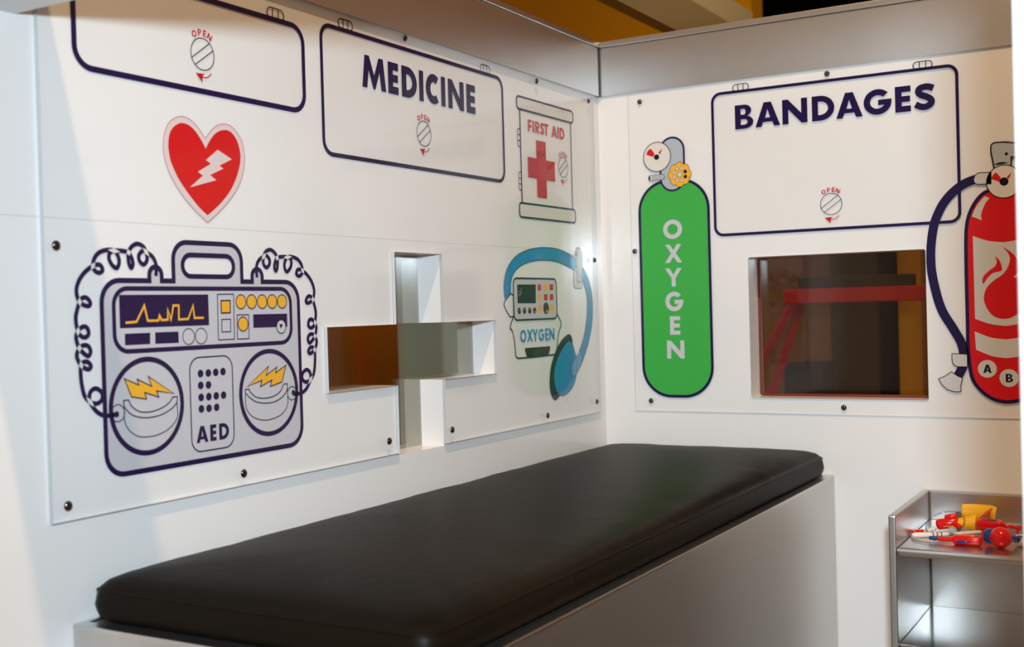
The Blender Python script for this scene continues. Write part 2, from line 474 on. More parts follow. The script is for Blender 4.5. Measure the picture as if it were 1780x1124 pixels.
KN_LINES = [((-.935, -.345), (.625, .78)), ((-.668, -.754), (.925, .375))]
def build_knob(parent, side, c, r, lw=.0013):
    k = Ink(side).stroke(ell(c, r), lw, True, 4)
    for a, d in KN_LINES:
        k.stroke([(c[0] + a[0] * r, c[1] + a[1] * r), (c[0] + d[0] * r, c[1] + d[1] * r)], lw, False, 4)
    k.build('latch', INK, parent)
    t = Ink(side); rad = 1.14 * r; h = .42 * r
    for ch, ang, wd_ in (('O', 30, .42), ('P', 8.5, .30), ('E', -9.5, .28), ('N', -28.5, .40)):
        a = radians(ang)
        for outer, holes in glyph(ch, wd_ * r / h, .22):
            def f(p):
                x = p[0] * h - wd_ * r / 2; y = rad + p[1] * h
                return (c[0] + x * cos(a) - y * sin(a), c[1] + x * sin(a) + y * cos(a))
            t.fill([f(p) for p in outer], [[f(p) for p in q] for q in holes], 4)
    t.build('lettering', RED2, parent, 'small red OPEN lettering')
    g = lambda l: [(c[0] + x * r, c[1] + y * r) for x, y in l]
    ar = Ink(side).fill(g([(-.647, -1.26), (.13, -1.22), (-.086, -1.42), (-.065, -1.80)]), (), 4)
    ar.stroke(g(sm2([(-.1, -1.45), (.216, -1.44), (.474, -1.33), (.711, -1.10)], 5)), .075 * r, False, 4)
    ar.build('arrow', RED2, parent, 'small red curved arrow')
def build_hinge(parent, side, a, c, zt, zb, lw=.0016):
    h = Ink(side); r = rrect(a, zb, c, zt, (zt - zb) * .55, 6)
    h.stroke(r, lw, True, 3)
    for k in (1 / 3, 2 / 3):
        u = a + (c - a) * k; h.stroke([(u, zb), (u, zt)], lw, False, 3)
    h.build('hinge', INK, parent)
def build_cabinet_art(root, side, left, right, top, bottom, lw, r, label):
    F = W(side); u0, u1, z1, z0 = F(*left)[0], F(*right)[0], F(*top)[1], F(*bottom)[1]
    o = rrect(u0, z0, u1, z1, r)
    d = Ink(side).fill(o, (), 0.5).build('cabinet_drawing', FILM, root, label)
    Ink(side).stroke(o, lw, True, 2).build('outline', NAVY, d)
    return d
def hinge_px(d, side, l, r_, t, b_):
    F = W(side); build_hinge(d, side, F(*l)[0], F(*r_)[0], F(*t)[1], F(*b_)[1])
def knob_px(d, side, c, top, bot, lw=.0013):
    F = W(side); a, e, m = F(*top), F(*bot), F(*c)
    build_knob(d, side, (m[0], (a[1] + e[1]) / 2), (a[1] - e[1]) / 2, lw)
def spans(F, lst): return [(F(a, y)[0], F(b_, y)[0]) for a, b_, y in lst]
def crop(x0, y0, s): return lambda l: [(x0 + x / s, y0 + y / s) for x, y in l]
def mapF(F, l): return [F(x, y) for x, y in l]

# ---- left sheet
left = thing('display_board', 'clear acrylic panel on the left wall printed with red heart, MEDICINE cabinet and AED unit', 'board', (0, 0, 0), 0, 'printed display boards')
uL0, uL1 = on_plane(79.5, 500, 0, GAP).y, on_plane(1045.3, 700, 0, GAP).y
zL0 = (on_plane(260, 877.5, 0, GAP).z + on_plane(1045, 715.3, 0, GAP).z) / 2
edge_cross = CROSS
slabL = slab('clear_sheet', [(uL0, zL0), (-.754, zL0), (-.754, .7070), (-.9222, .7070), (-.9222, .8015), (-.754, .8015), (-.754, .9140), (-.620, .9140),
                             (-.620, .8015), (-.4530, .8015), (-.4530, .7070), (-.6215, .7070), (-.6215, zL0), (uL1, zL0), (uL1, 1.2640), (uL0, 1.2640)],
             [], on_left, GAP, .0003, None, left, [CLEAR, EDGE], back=False)
for p in [(703, 66), (932, 141), (1022, 175.5), (96.5, 426), (1033, 452), (117.5, 878.5), (423, 822), (676, 766), (785.5, 746.5), (951.5, 721.5), (1037, 697.5)]:
    build_screw(left, 'L', *p)

d = build_cabinet_art(left, 'L', (128, 60), (528.3, 150), (434, 21.5), (340, 156.3), .0072, .024, 'blank white cabinet drawing with a navy outline above the heart')
hinge_px(d, 'L', (463.8, 24), (492.8, 29), (478, 15), (478, 33.5))
hinge_px(d, 'L', (182, -60), (216, -50), (200, -64), (200, -43))
knob_px(d, 'L', (351.6, 94.4), (347.7, 65.9), (356, 122.8), .0013)

d = build_cabinet_art(left, 'L', (560, 150), (874.3, 213.5), (700, 84.2), (720, 291), .0064, .02, 'white cabinet drawing with MEDICINE lettering and navy outline')
hinge_px(d, 'L', (587.8, 41), (612.5, 46.5), (600, 34.7), (600, 50.5))
hinge_px(d, 'L', (834.6, 119), (851.2, 124), (843, 113.2), (843, 128))
k = Ink('L'); zt, zb = Lw(633.6, 94.8)[1], Lw(629, 150)[1]
cc = crop(610, 80, 7.417)
bx = [(140, 447, 540), (475, 608, 600), (650, 846, 640), (876, 931, 700), (962, 1124, 720), (1160, 1213, 770), (1250, 1452, 800), (1486, 1599, 860)]
bx = [(a, c, y - 190) for a, c, y in bx]
letters(k, 'MEDICINE', [(Lw(610 + a / 7.417, 80 + y / 7.417)[0], Lw(610 + c / 7.417, 80 + (y + (c - a) * .23) / 7.417)[0]) for a, c, y in bx], zb, zt, .265)
k.build('lettering', NAVY, d, 'bold navy MEDICINE lettering')
knob_px(d, 'L', (736.6, 232.2), (734.4, 210.2), (738.8, 254.3))

# first aid cabinet
h_w = .0017
u0, u1 = Lw(903.6, 210)[0], Lw(993.2, 280)[0]
z1, z0 = Lw(947, 201.5)[1], Lw(950, 358.2)[1]
fa = Ink('L').fill(rect(u0, z0, u1, z1), (), 1).build('first_aid_drawing', FILM, left, 'tall white first aid cabinet drawing with a red cross')
k = Ink('L').stroke([(u0, z0), (u0, z1)], .0040, False, 3).stroke([(u1, z0), (u1, z1)], .0032, False, 3)
top = rrect(Lw(897.6, 178.5)[0], Lw(903, 189.2)[1], Lw(995.6, 205.2)[0], Lw(901.4, 167)[1], .0085, 6)
bot = rrect(Lw(902.8, 364)[0], Lw(905.6, 377)[1], Lw(1000, 375.7)[0], Lw(905.6, 352.4)[1], .0075, 6)
k.stroke(top, .0038, True, 3).stroke(bot, .0038, True, 3)
k.build('outline', NAVY, fa)
for q in (top, bot): Ink('L').fill(q, (), 2).build('end_cap', OFFW, fa)
k = Ink('L'); zt, zb = Lw(917.6, 207.3)[1], Lw(918.4, 228.2)[1]
bx = [(352, 408, 590), (425, 448, 600), (468, 540, 630), (552, 612, 645), (612, 682, 655), (733, 822, 690), (830, 853, 705), (868, 943, 720)]
letters(k, 'FIRSTAID', [(Lw(880 + a / 9.364, 155 + y / 9.364)[0], Lw(880 + c / 9.364, 155 + y / 9.364 + (c - a) * .026)[0]) for a, c, y in bx], zb, zt, .22)
k.build('lettering', RED2, fa, 'red FIRST AID lettering')
v0, v1, h0, h1 = Lw(932.9, 295)[0], Lw(949.4, 295)[0], Lw(917.6, 290)[0], Lw(964.3, 299)[0]
a, b_, c, e = Lw(940, 245.2)[1], Lw(942.6, 344)[1], Lw(917.1, 272.1)[1], Lw(918.1, 307.9)[1]
Ink('L').fill([(v0, b_), (v1, b_), (v1, e), (h1, e), (h1, c), (v1, c), (v1, a), (v0, a), (v0, c), (h0, c), (h0, e), (v0, e)], (), 3).build('red_cross', RED2, fa)
knob_px(fa, 'L', (978.8, 290.5), (977, 273), (980.4, 308.5), .0014)
for (xa, xb, ya, yb) in ((899.4, 904, 223, 253.6), (901.7, 906.3, 298.5, 329.5)):
    ua, ub, za, zc = Lw(xa, (ya + yb) / 2)[0], Lw(xb, (ya + yb) / 2)[0], Lw(xa, ya)[1], Lw(xa, yb)[1]
    h = Ink('L').stroke([(ub, za), (ua + .003, za), (ua, za - .004), (ua, zc + .004), (ua + .003, zc), (ub, zc)], h_w, False, 3)
    for q in (1 / 3, 2 / 3): h.stroke([(ua, za + (zc - za) * q), (ub, za + (zc - za) * q)], h_w, False, 3)
    h.build('hinge', INK, fa)

# heart
c1, c2 = crop(270, 190, 9.889), crop(270, 290, 9.889)
def heart_loop(right_half, left_half):
    R_ = sm2(mapF(Lw, right_half), 5); Q = sm2(mapF(Lw, left_half), 5)
    return R_ + Q[1:-1]
outer = heart_loop(c1([(855, 500), (945, 375), (1050, 283), (1160, 250), (1285, 282), (1400, 400), (1490, 560), (1530, 780), (1533, 900)]) + c2([(1525, 0), (1480, 200), (1400, 385), (1250, 600), (1080, 790), (898, 955)]),
                   c2([(898, 955), (700, 765), (520, 560), (360, 330), (250, 130), (200, 0)]) + c1([(160, 850), (130, 650), (150, 420), (230, 230), (340, 145), (440, 120), (560, 155), (680, 250), (780, 380), (855, 500)]))
inner = heart_loop(c1([(862, 675), (935, 530), (1040, 405), (1170, 355), (1295, 392), (1400, 540), (1455, 750), (1455, 900)]) + c2([(1440, 0), (1390, 180), (1290, 400), (1140, 600), (1010, 730), (893, 830)]),
                   c2([(893, 830), (740, 680), (560, 450), (400, 210), (300, 0)]) + c1([(250, 850), (217, 620), (240, 420), (310, 300), (430, 235), (560, 265), (680, 370), (780, 520), (862, 675)]))
ht = Ink('L').fill(outer, (), 1).build('heart_drawing', PINK, left, 'red heart with a white lightning bolt and pale pink border')
Ink('L').stroke(outer, .0012, True, 2).build('border_line', PINKLINE, ht)
Ink('L').fill(inner, (), 3).build('heart_fill', RED, ht, 'bright red heart shape')
bolt = c1([(1065, 695), (1310, 858), (1095, 968), (1165, 1018)]) + c2([(935, 140), (1045, 228), (590, 350), (810, 150), (725, 82)]) + c1([(950, 935), (862, 872)])
Ink('L').fill(mapF(Lw, bolt), (), 4).build('lightning_bolt', PINK, ht, 'white lightning bolt')

# AED unit
A1, A2, A3 = crop(120, 410, 8.9), crop(120, 536, 8.9), crop(120, 630, 8.9)
A4, A6, A7, A8 = crop(360, 410, 8.9), crop(190, 490, 8.9), crop(360, 490, 8.9), crop(280, 410, 8.9)
A5, A9, A10, A11, A12 = crop(380, 536, 8.9), crop(180, 610, 8.9), crop(180, 710, 8.9), crop(380, 600, 8.9), crop(320, 690, 8.09)
bu0, bu1 = Lw(179.3, 620)[0], Lw(521.2, 620)[0]
bz1, bz0 = Lw(350, 488.6)[1], (Lw(250, 816.8)[1] + Lw(420, 789)[1]) / 2
r = .026
tabs = []
def tab(cpx, lpx, rpx, tpx):
    c = (Lw(*lpx)[0] + Lw(*rpx)[0]) / 2; h = (Lw(*rpx)[0] - Lw(*lpx)[0]) / 2; t = Lw(*tpx)[1]
    return c, h, t
t1 = tab(None, (259.3, 480), (280.7, 480), (270.6, 463.8)); t2 = tab(None, (437.9, 480), (455.3, 480), (446.9, 467.5))
hu0, hu1, hz = Lw(301, 466)[0], Lw(419.6, 466)[0], Lw(360, 423)[1]
body = ell((bu1 - r, bz1 - r), r, r, 8, 0, pi / 2, True)
def tab_pts(t):
    c, h, tz = t
    return [(c + h, bz1)] + ell((c, tz - h), h, h, 12, 0, pi, True) + [(c - h, bz1)]
body = body + tab_pts(t2) + [(hu1, bz1)] + ell((hu1 - .022, hz - .022), .022, .022, 8, 0, pi / 2, True) \
    + ell((hu0 + .022, hz - .022), .022, .022, 8, pi / 2, pi, True) + [(hu0, bz1)] + tab_pts(t1) \
    + ell((bu0 + r, bz1 - r), r, r, 8, pi / 2, pi, True) + ell((bu0 + r, bz0 + r), r, r, 8, pi, 1.5 * pi, True) + ell((bu1 - r, bz0 + r), r, r, 8, 1.5 * pi, 2 * pi, True)
su0, su1 = Lw(317, 462)[0], Lw(405.6, 463)[0]
sz1, sz0 = Lw(360, 444)[1], Lw(360, 480.6)[1]
slot = rrect(su0, sz0, su1, sz1, .05, 10)
aed = Ink('L').fill(body, [slot], 1).build('defibrillator_drawing', GREY, left, 'grey AED unit drawing with two round paddles and curly cords')
Ink('L').stroke(body, .0062, True, 2).stroke(slot, .0062, True, 2).build('outline', NAVY, aed)
iu0, iu1 = Lw(198, 555)[0], Lw(505.3, 548)[0]
iz1, iz0 = Lw(350, 501.5)[1], (Lw(212.5, 610.3)[1] + Lw(480, 600)[1] * 0 + Lw(440, 599)[1]) / 2
Ink('L').stroke(rrect(iu0, iz0, iu1, iz1, .02), .0056, True, 2).build('control_frame', NAVY, aed)
scr = Ink('L').fill(mapF(Lw, A6([(145, 198), (1525, 192), (1540, 667), (160, 715)])), (), 3).build('screen', NAVY, aed)
# the trace belongs to the drawing
Ink('L').stroke(mapF(Lw, A6([(245, 630), (415, 615), (535, 365), (590, 598), (755, 595), (772, 520), (805, 588), (900, 582), (897, 420), (948, 585), (985, 362), (1068, 362), (1072, 578), (1215, 570), (1290, 365), (1312, 556), (1458, 552)])), .0028, False, 4).build('heartbeat_trace', YEL, aed, 'yellow heartbeat trace on the screen')
for q in (A6([(235, 800), (628, 783), (628, 958), (240, 978)]), A6([(705, 778), (1065, 765), (1072, 940), (708, 955)]), A7([(708, 500), (1232, 488), (1238, 690), (712, 708)])):
    Ink('L').fill(mapF(Lw, q), (), 3).build('dark_display', NAVY, aed)
rr_ = .0098
k = Ink('L')
for q in A6([(1224, 842), (1418, 835)]): k.stroke(ell(Lw(*q), rr_), .0012, True, 3)
def quad(l, w, lay=3): k.stroke(mapF(Lw, A7(l)), w, True, lay)
quad([(155, 190), (405, 187), (420, 883), (172, 895)], .0014); quad([(210, 288), (352, 285), (352, 475), (216, 480)], .0018, 4)
quad([(222, 578), (358, 575), (362, 768), (226, 772)], .0014); quad([(460, 508), (640, 505), (645, 875), (466, 882)], .0014)
ycs = A7([(517, 305), (682, 304), (845, 303), (1000, 301), (1153, 300), (550, 650)])
for q in ycs: k.stroke(ell(Lw(*q), .0092), .0014, True, 5)
pc = Lw(*A7([(1140, 688)])[0])
k.stroke(ell(pc, .0092), .0014, True, 5)
k.fill(mapF(Lw, A7([(1108, 645), (1168, 658), (1132, 722)])), (), 6)
k.build('fine_lines', NAVY, aed)
Ink('L').fill(ell(pc, .0092), (), 4).build('play_button', LGREY, aed)
k = Ink('L').fill(mapF(Lw, A7([(212, 290), (352, 287), (352, 473), (218, 478)])), (), 3)
k.build('indicator', YEL, aed, 'square yellow indicator light')
for q in ycs:
    Ink('L').fill(ell(Lw(*q), .0092), (), 4).build('indicator', YEL, aed, 'round yellow indicator light')
def paddle(l, r_, t, bt, bolt, band, cup, ringc, rr, dot):
    c = ((Lw(*l)[0] + Lw(*r_)[0]) / 2, (Lw(*t)[1] + Lw(*bt)[1]) / 2); rad = (Lw(*t)[1] - Lw(*bt)[1]) / 2; ru = (Lw(*r_)[0] - Lw(*l)[0]) / 2
    p = Ink('L').stroke(ell(c, ru, rad, 64), .0062, True, 3).build('paddle_ring', NAVY, aed)
    bl = mapF(Lw, bolt)
    Ink('L').fill(bl, (), 3).build('lightning_bolt', YEL, aed, 'yellow lightning bolt')
    q = Ink('L').stroke(bl, .0015, True, 4)
    q.stroke(mapF(Lw, band[0]) + sm2(mapF(Lw, band[1]), 4) + sm2(mapF(Lw, band[2]), 4), .0015, True, 3)
    q.stroke(sm2(mapF(Lw, cup), 5), .0013, False, 3)
    q.stroke(ell(Lw(*ringc), rr), .0013, True, 5).fill(ell(Lw(*dot), .0036, n=16), (), 5)
    q.build('paddle_lines', NAVY, aed)
paddle((192.2, 706), (316.2, 700), (255, 624), (253, 787.3),
       A9([(315, 425), (540, 525), (515, 435), (740, 545), (685, 390), (1085, 655), (815, 615), (850, 710), (630, 640), (660, 740), (428, 708)]),
       (A9([(305, 765)]), A9([(385, 755), (430, 850), (530, 925), (640, 945), (780, 925), (930, 860), (1020, 785), (1062, 712)]), A9([(1135, 702), (1130, 790), (1060, 880), (930, 965), (800, 1010), (640, 1030), (480, 1005), (380, 940), (315, 860)])),
       A9([(315, 870), (318, 1040)]) + A10([(345, 260), (420, 360), (530, 425), (640, 437), (800, 415), (950, 350), (1060, 260), (1122, 170), (1145, 90)]) + A9([(1140, 900), (1132, 800)]),
       A9([(215, 960)])[0], .0098, A9([(195, 978)])[0])
paddle((418, 684), (515.4, 678.7), (468.2, 609.9), (465.2, 754),
       A11([(1038, 305), (975, 565), (795, 635), (820, 535), (640, 640), (665, 540), (440, 635), (765, 325), (730, 465), (895, 335), (875, 425)]),
       (A11([(405, 685)]), A11([(465, 675), (490, 725), (560, 790), (640, 815), (740, 815), (860, 780), (950, 710), (1000, 600)]), A11([(1058, 592), (1055, 690), (990, 790), (890, 860), (780, 890), (660, 890), (560, 865), (470, 800), (412, 735)])),
       A11([(412, 745)]) + A12([(862, 100), (900, 210), (980, 285), (1100, 322), (1220, 310), (1340, 260), (1420, 180), (1455, 90)]) + A11([(1065, 800), (1062, 660)]),
       A11([(1130, 740)])[0], .0092, A11([(1150, 728)])[0])
pu0, pu1 = Lw(331, 700)[0], Lw(405, 700)[0]; pz1, pz0 = Lw(368, 619.5)[1], Lw(370, 781)[1]
plate = rrect(pu0, pz0, pu1, pz1, .016)
Ink('L').fill(plate, (), 2).stroke(plate, .0001, True, 2).build('name_plate', GREY, aed)
k = Ink('L').stroke(plate, .0018, True, 3)
k.build('plate_outline', NAVY, aed)
for q in [(348, 649.1), (361.5, 648), (374.4, 646.8), (387, 645.5), (348.3, 669.6), (361.8, 668.7), (349, 690.4), (362.4, 689), (375.3, 687.6), (388, 686.4), (349.5, 710.3), (362.8, 709.2), (376, 707.6)]:
    Ink('L').fill(ell(Lw(*q), .0049, n=20), (), 4).build('speaker_hole', NAVY, aed)
k = Ink('L'); zt, zb = Lw(350.9, 739.9)[1], Lw(341, 770.4)[1]
letters(k, 'AED', [(Lw(320 + a / 8.09, 690 + y / 8.09)[0], Lw(320 + c / 8.09, 690 + y / 8.09)[0]) for a, c, y in ((168, 335, 520), (362, 450, 495), (488, 628, 480))], zb, zt, .25)
k.build('lettering', NAVY, aed, 'bold navy AED lettering')
# curly cords, mirrored about the middle of the unit
path = A1([(1340, 620), (1343, 450), (1290, 325), (1190, 250), (1130, 232), (1075, 300), (1090, 390), (1150, 440), (1200, 380), (1198, 290), (1150, 170), (1050, 120), (960, 170), (918, 255), (912, 350), (930, 450), (962, 492), (985, 430), (962, 330), (918, 255), (850, 235), (770, 225), (685, 230), (625, 265), (615, 350), (665, 450), (735, 495), (772, 400), (745, 290), (685, 225), (590, 215), (470, 250), (390, 340), (365, 465), (395, 535), (460, 570), (515, 530), (485, 455), (420, 443), (330, 485), (230, 570), (150, 690), (110, 830), (130, 960), (185, 1045), (290, 1085), (325, 1040), (280, 965), (220, 952), (165, 1005)]) \
    + A2([(112, 60), (100, 180), (130, 340), (180, 425), (250, 445), (300, 390), (275, 300), (215, 280), (150, 330), (105, 430), (130, 560), (190, 660), (290, 735), (330, 660), (290, 580), (220, 570), (160, 610), (115, 720), (150, 830), (220, 910), (300, 940), (335, 890), (290, 830), (230, 825), (185, 870)]) \
    + A3([(175, 150), (195, 350), (240, 520), (335, 615), (440, 630), (510, 560), (500, 460), (410, 400), (330, 450), (310, 560), (350, 660), (440, 770), (560, 820), (740, 800)])
nodes = A1([(1190, 250), (918, 255), (685, 232), (365, 465), (165, 1005)]) + A2([(130, 355), (165, 615), (190, 870)]) + A3([(335, 610)])
cp = sm2(mapF(Lw, path), 6); mid = (bu0 + bu1) / 2
mirror = lambda l: [Vector((2 * mid - p[0], p[1])) for p in l]
def crossings(l):
    out = []
    for i in range(len(l) - 1):
        for j in range(i + 3, min(i + 70, len(l) - 1)):
            a_, b2_, c_, d_ = l[i], l[i + 1], l[j], l[j + 1]
            r_, s_ = b2_ - a_, d_ - c_; den = r_.x * s_.y - r_.y * s_.x
            if abs(den) < 1e-12: continue
            t_ = ((c_ - a_).x * s_.y - (c_ - a_).y * s_.x) / den; u_ = ((c_ - a_).x * r_.y - (c_ - a_).y * r_.x) / den
            if 0 <= t_ < 1 and 0 <= u_ < 1:
                p = a_ + r_ * t_
                if all((p - o[0]).length > .004 for o in out): out.append((p, r_.normalized(), s_.normalized()))
    return out
for f in (lambda l: l, mirror):
    cdn = Ink('L').stroke(f(cp), .0054, False, 3).build('curly_cord', NAVY, aed)
    fc = f(cp)
    for p, d1, d2 in crossings(fc):
        h = min(.0054 / 2 / max(abs(d1.x * d2.y - d1.y * d2.x), .35), .0056)
        Ink('L').fill([p + d1 * h + d2 * h, p + d1 * h - d2 * h, p - d1 * h - d2 * h, p - d1 * h + d2 * h], (), 4).build('cord_crossing', OFFW, aed)

# oxygen unit with hose and mask
O4, O5, O6 = crop(860, 420, 9.889), crop(870, 470, 14.05), crop(870, 540, 7.022)
ox = Ink('L')
lower = mapF(Lw, O6([(160, 60), (150, 95), (125, 160), (118, 215), (142, 240), (165, 330), (178, 450), (185, 545), (210, 580), (440, 562), (685, 530), (690, 440), (700, 330), (715, 245), (740, 182), (735, 130), (695, 45)]))
oxy = ox.fill(lower, (), 2).build('oxygen_unit_drawing', FILM, left, 'oxygen unit drawing with a blue hose and breathing mask')
flap = mapF(Lw, O5([(245, 560), (312, 605), (318, 1124), (230, 1130), (130, 960), (80, 830), (105, 745)]))
out_e = O5([(108, 705), (80, 430)]) + O4([(165, 650), (210, 470), (330, 280), (500, 165), (700, 110), (900, 100), (1080, 125), (1250, 195), (1400, 300), (1510, 440), (1600, 620), (1660, 850), (1682, 1100)]) + O6([(1116, 160), (1070, 400), (1000, 615)])
in_e = O5([(245, 550), (250, 330)]) + O4([(278, 700), (300, 600), (370, 480), (500, 385), (680, 330), (900, 320), (1100, 355), (1280, 440), (1395, 520), (1500, 650), (1560, 820), (1590, 1000)]) + O6([(1058, 20), (1045, 160), (1010, 350), (960, 500)])
oe, ie = sm2(mapF(Lw, out_e), 4), sm2(mapF(Lw, in_e), 4)
Ink('L').fill(oe + ie[::-1], (), 1).build('hose', BLUE, oxy, 'bright blue hose')
clip1 = mapF(Lw, O4([(1355, 500), (1358, 760), (1390, 802), (1490, 802), (1512, 700), (1500, 430), (1400, 430)]))
clip2 = mapF(Lw, O4([(1395, 105), (1460, 105), (1500, 250), (1500, 430), (1482, 690), (1410, 690), (1400, 430)]))
Ink('L').fill(clip1, (), 2).fill(clip2, (), 4).build('hose_clip', LGREY, oxy, 'pale grey hose clip')
k = Ink('L').fill(flap, (), 1); k.build('side_flap', FILM, oxy)
uu0, uu1, zz1, zz0 = Lw(892.3, 520)[0], Lw(967.2, 520)[0], Lw(927, 484)[1], Lw(931, 554.8)[1]
face = rrect(uu0, zz0, uu1, zz1, .0115, 6)
Ink('L').fill(face, (), 3).build('control_face', GREY, oxy)
Ink('L').fill(mapF(Lw, O5([(400, 340), (853, 340), (858, 800), (410, 800)])), (), 4).build('screen', INK, oxy)
k = Ink('L')
for a in ([(425, 550), (520, 420)], [(425, 620), (515, 500)], [(460, 620), (500, 560)]): k.stroke(mapF(Lw, O5(a)), .0006, False, 5)
k.build('screen_glint', LGREY, oxy)
colr = [[RED2, YEL, RED2], [YEL, RED2, RED2], [YEL, None, YEL]]
xs = [(900, 985), (1048, 1138), (1192, 1280)]; ys = [(340, 490), (580, 732), (845, 1000)]
for i, yy in enumerate(ys):
    for j, xx in enumerate(xs):
        if colr[i][j] is None: continue
        dx = 4 * i
        q = mapF(Lw, O5([(xx[0] + dx, yy[0] - 2 * j), (xx[1] + dx, yy[0] - 2 * j), (xx[1] + dx, yy[1] - 4 * j), (xx[0] + dx, yy[1] - 4 * j)]))
        bt = Ink('L').fill(q, (), 4).build('button', colr[i][j], oxy, 'red square button' if colr[i][j] is RED2 else 'yellow square button')
kr = (Lw(*O5([(1107, 775)])[0])[1] - Lw(*O5([(1107, 1065)])[0])[1]) / 2
kn = [(1107, 920, 1.0, (25, 60))] + [(452, 985, .54, (14, 20)), (578, 980, .54, (-10, 30)), (707, 978, .54, (0, 35)), (828, 975, .54, (8, -35))]
for x, y, s_, ptr in kn:
    c = Lw(*O5([(x, y)])[0])
    Ink('L').fill(ell(c, kr * s_, n=24), (), 4).build('dial', INK, oxy)
for x, y, s_, ptr in kn:
    c = Lw(*O5([(x, y)])[0]); q = Lw(*O5([(x + (22 if s_ == 1 else ptr[0]), y + (75 if s_ == 1 else -ptr[1]))])[0])
    Ink('L').fill(ell(q, kr * s_ * .22, kr * s_ * .30, n=12), (), 5).build('dial_pointer', YEL, oxy, 'yellow dial pointer')
Ink('L').fill(mapF(Lw, O6([(295, 455), (605, 430), (595, 500), (580, 548), (440, 560), (325, 566), (305, 510)])), (), 4).build('dark_slot', DARKG, oxy)
k = Ink('L'); zt, zb = Lw(909.2, 573)[1], Lw(909.2, 594.6)[1]
letters(k, 'OXYGEN', [(Lw(870 + a / 7.022, 540 + y / 7.022)[0], Lw(870 + c / 7.022, 540 + y / 7.022)[0]) for a, c, y in ((238, 312, 308), (322, 392, 303), (390, 456, 298), (463, 532, 293), (545, 580, 290), (592, 656, 287))], zb, zt, .2)
k.build('lettering', BLUE, oxy, 'blue OXYGEN lettering')
back = sm2(mapF(Lw, O6([(825, 285), (760, 340), (700, 430), (650, 550), (615, 680), (600, 800), (600, 930), (620, 1030), (662, 1092), (700, 1070), (730, 1020), (800, 900), (880, 600), (878, 390), (862, 310)])), 4, True)
Ink('L').fill(back, (), 3).build('mask_rim', INK, oxy, 'dark mask rim')
mk = sm2(mapF(Lw, O6([(845, 368), (875, 400), (895, 470), (915, 545), (928, 650), (925, 760), (900, 880), (840, 980), (760, 1035), (700, 1010), (665, 930), (648, 800), (660, 680), (700, 560), (760, 450), (810, 385)])), 4, True)
Ink('L').fill(mk, (), 4).build('mask', BLUE, oxy, 'blue breathing mask')
cn = mapF(Lw, O6([(950, 515), (968, 580), (1000, 612), (985, 650), (930, 760), (905, 795), (880, 800), (855, 750), (865, 645)]))
Ink('L').fill(cn, (), 5).build('mask_connector', BLUE2, oxy, 'lighter blue mask connector')
k = Ink('L').stroke(oe, .0014, False, 2).stroke(ie, .0014, False, 2).stroke(flap, .0024, True, 2).stroke(lower, .003, True, 2)
k.stroke(face, .0034, True, 5).stroke(mk, .0011, True, 5).stroke(cn, .0009, True, 6)
k.stroke(clip1, .0012, True, 3).stroke(clip2, .0012, True, 5)
k.build('outline', INK, oxy)

# ---- right sheet
right = thing('display_board', 'clear acrylic panel screwed to the back wall, printed with BANDAGES cabinet and green oxygen cylinder', 'board', (0, 0, 0), 0, 'printed display boards')
uR0 = Rw(1097.5, 430)[0]; zR0 = Rw(1180, 714.5)[1]
slab('clear_sheet', rect(uR0, zR0, 1.20, 1.2640), [WIN], on_right, GAPR, .0003, None, right, [CLEAR, EDGE], back=False)
for p in [(1112, 177), (1437.5, 128), (1103.5, 436.5), (1132, 696), (1467, 708)]: build_screw(right, 'R', *p)

d = build_cabinet_art(right, 'R', (1240.5, 273.5), (1665.5, 238), (1395, 145.2), (1400, 400), .0056, .017, 'white cabinet drawing with BANDAGES lettering and navy outline')
hinge_px(d, 'R', (1273.5, 152), (1301, 149), (1287, 145.7), (1287, 158))
hinge_px(d, 'R', (1587, 114), (1620.3, 110.5), (1604, 106.5), (1604, 119))
k = Ink('R'); zt, zb = Rw(1277.7, 183.6)[1], Rw(1278.8, 225.2)[1]
bx = [(83, 232, 345), (247, 450, 325), (468, 672, 295), (709, 892, 278), (905, 1122, 255), (1130, 1358, 222), (1386, 1514, 200), (1543, 1710, 180)]
letters(k, 'BANDAGES', [(Rw(1260 + a / 4.684, 130 + y / 4.684)[0], Rw(1260 + c / 4.684, 130 + y / 4.684)[0]) for a, c, y in bx], zb, zt, .25)
k.build('lettering', NAVY, d, 'bold navy BANDAGES lettering')
knob_px(d, 'R', (1444.8, 354.4), (1444.8, 335.8), (1444.8, 373), .0012)

# oxygen cylinder
C1 = crop(1100, 230, 9.364)
a0, a1 = Rw(1115.3, 500)[0], Rw(1235, 500)[0]; tz1, tz0 = Rw(1174, 313.5)[1], Rw(1176, 688.3)[1]
tk = rrect(a0, tz0, a1, tz1, .0605, 16)
cyl = Ink('R').fill(tk, (), 1).build('oxygen_cylinder_drawing', GREEN, right, 'green oxygen cylinder drawing with gauge and yellow valve wheel')
Ink('R').stroke(tk, .0058, True, 2).build('outline', NAVY, cyl)
v0, v1 = Rw(1148.2, 290)[0], Rw(1189.4, 290)[0]; vz1, vz0 = Rw(1168, 239)[1], Rw(1168, 331)[1]
vb = rrect(v0, vz0, v1, vz1, .03, 12)
Ink('R').fill(vb, (), 3).build('valve_body', GREY2, cyl)
Ink('R').stroke(vb, .0040, True, 4).build('valve_outline', NAVY, cyl)
gc = Rw(1142.2, 272.7); gr = (Rw(1142, 247.2)[1] - Rw(1142, 298.2)[1]) / 2
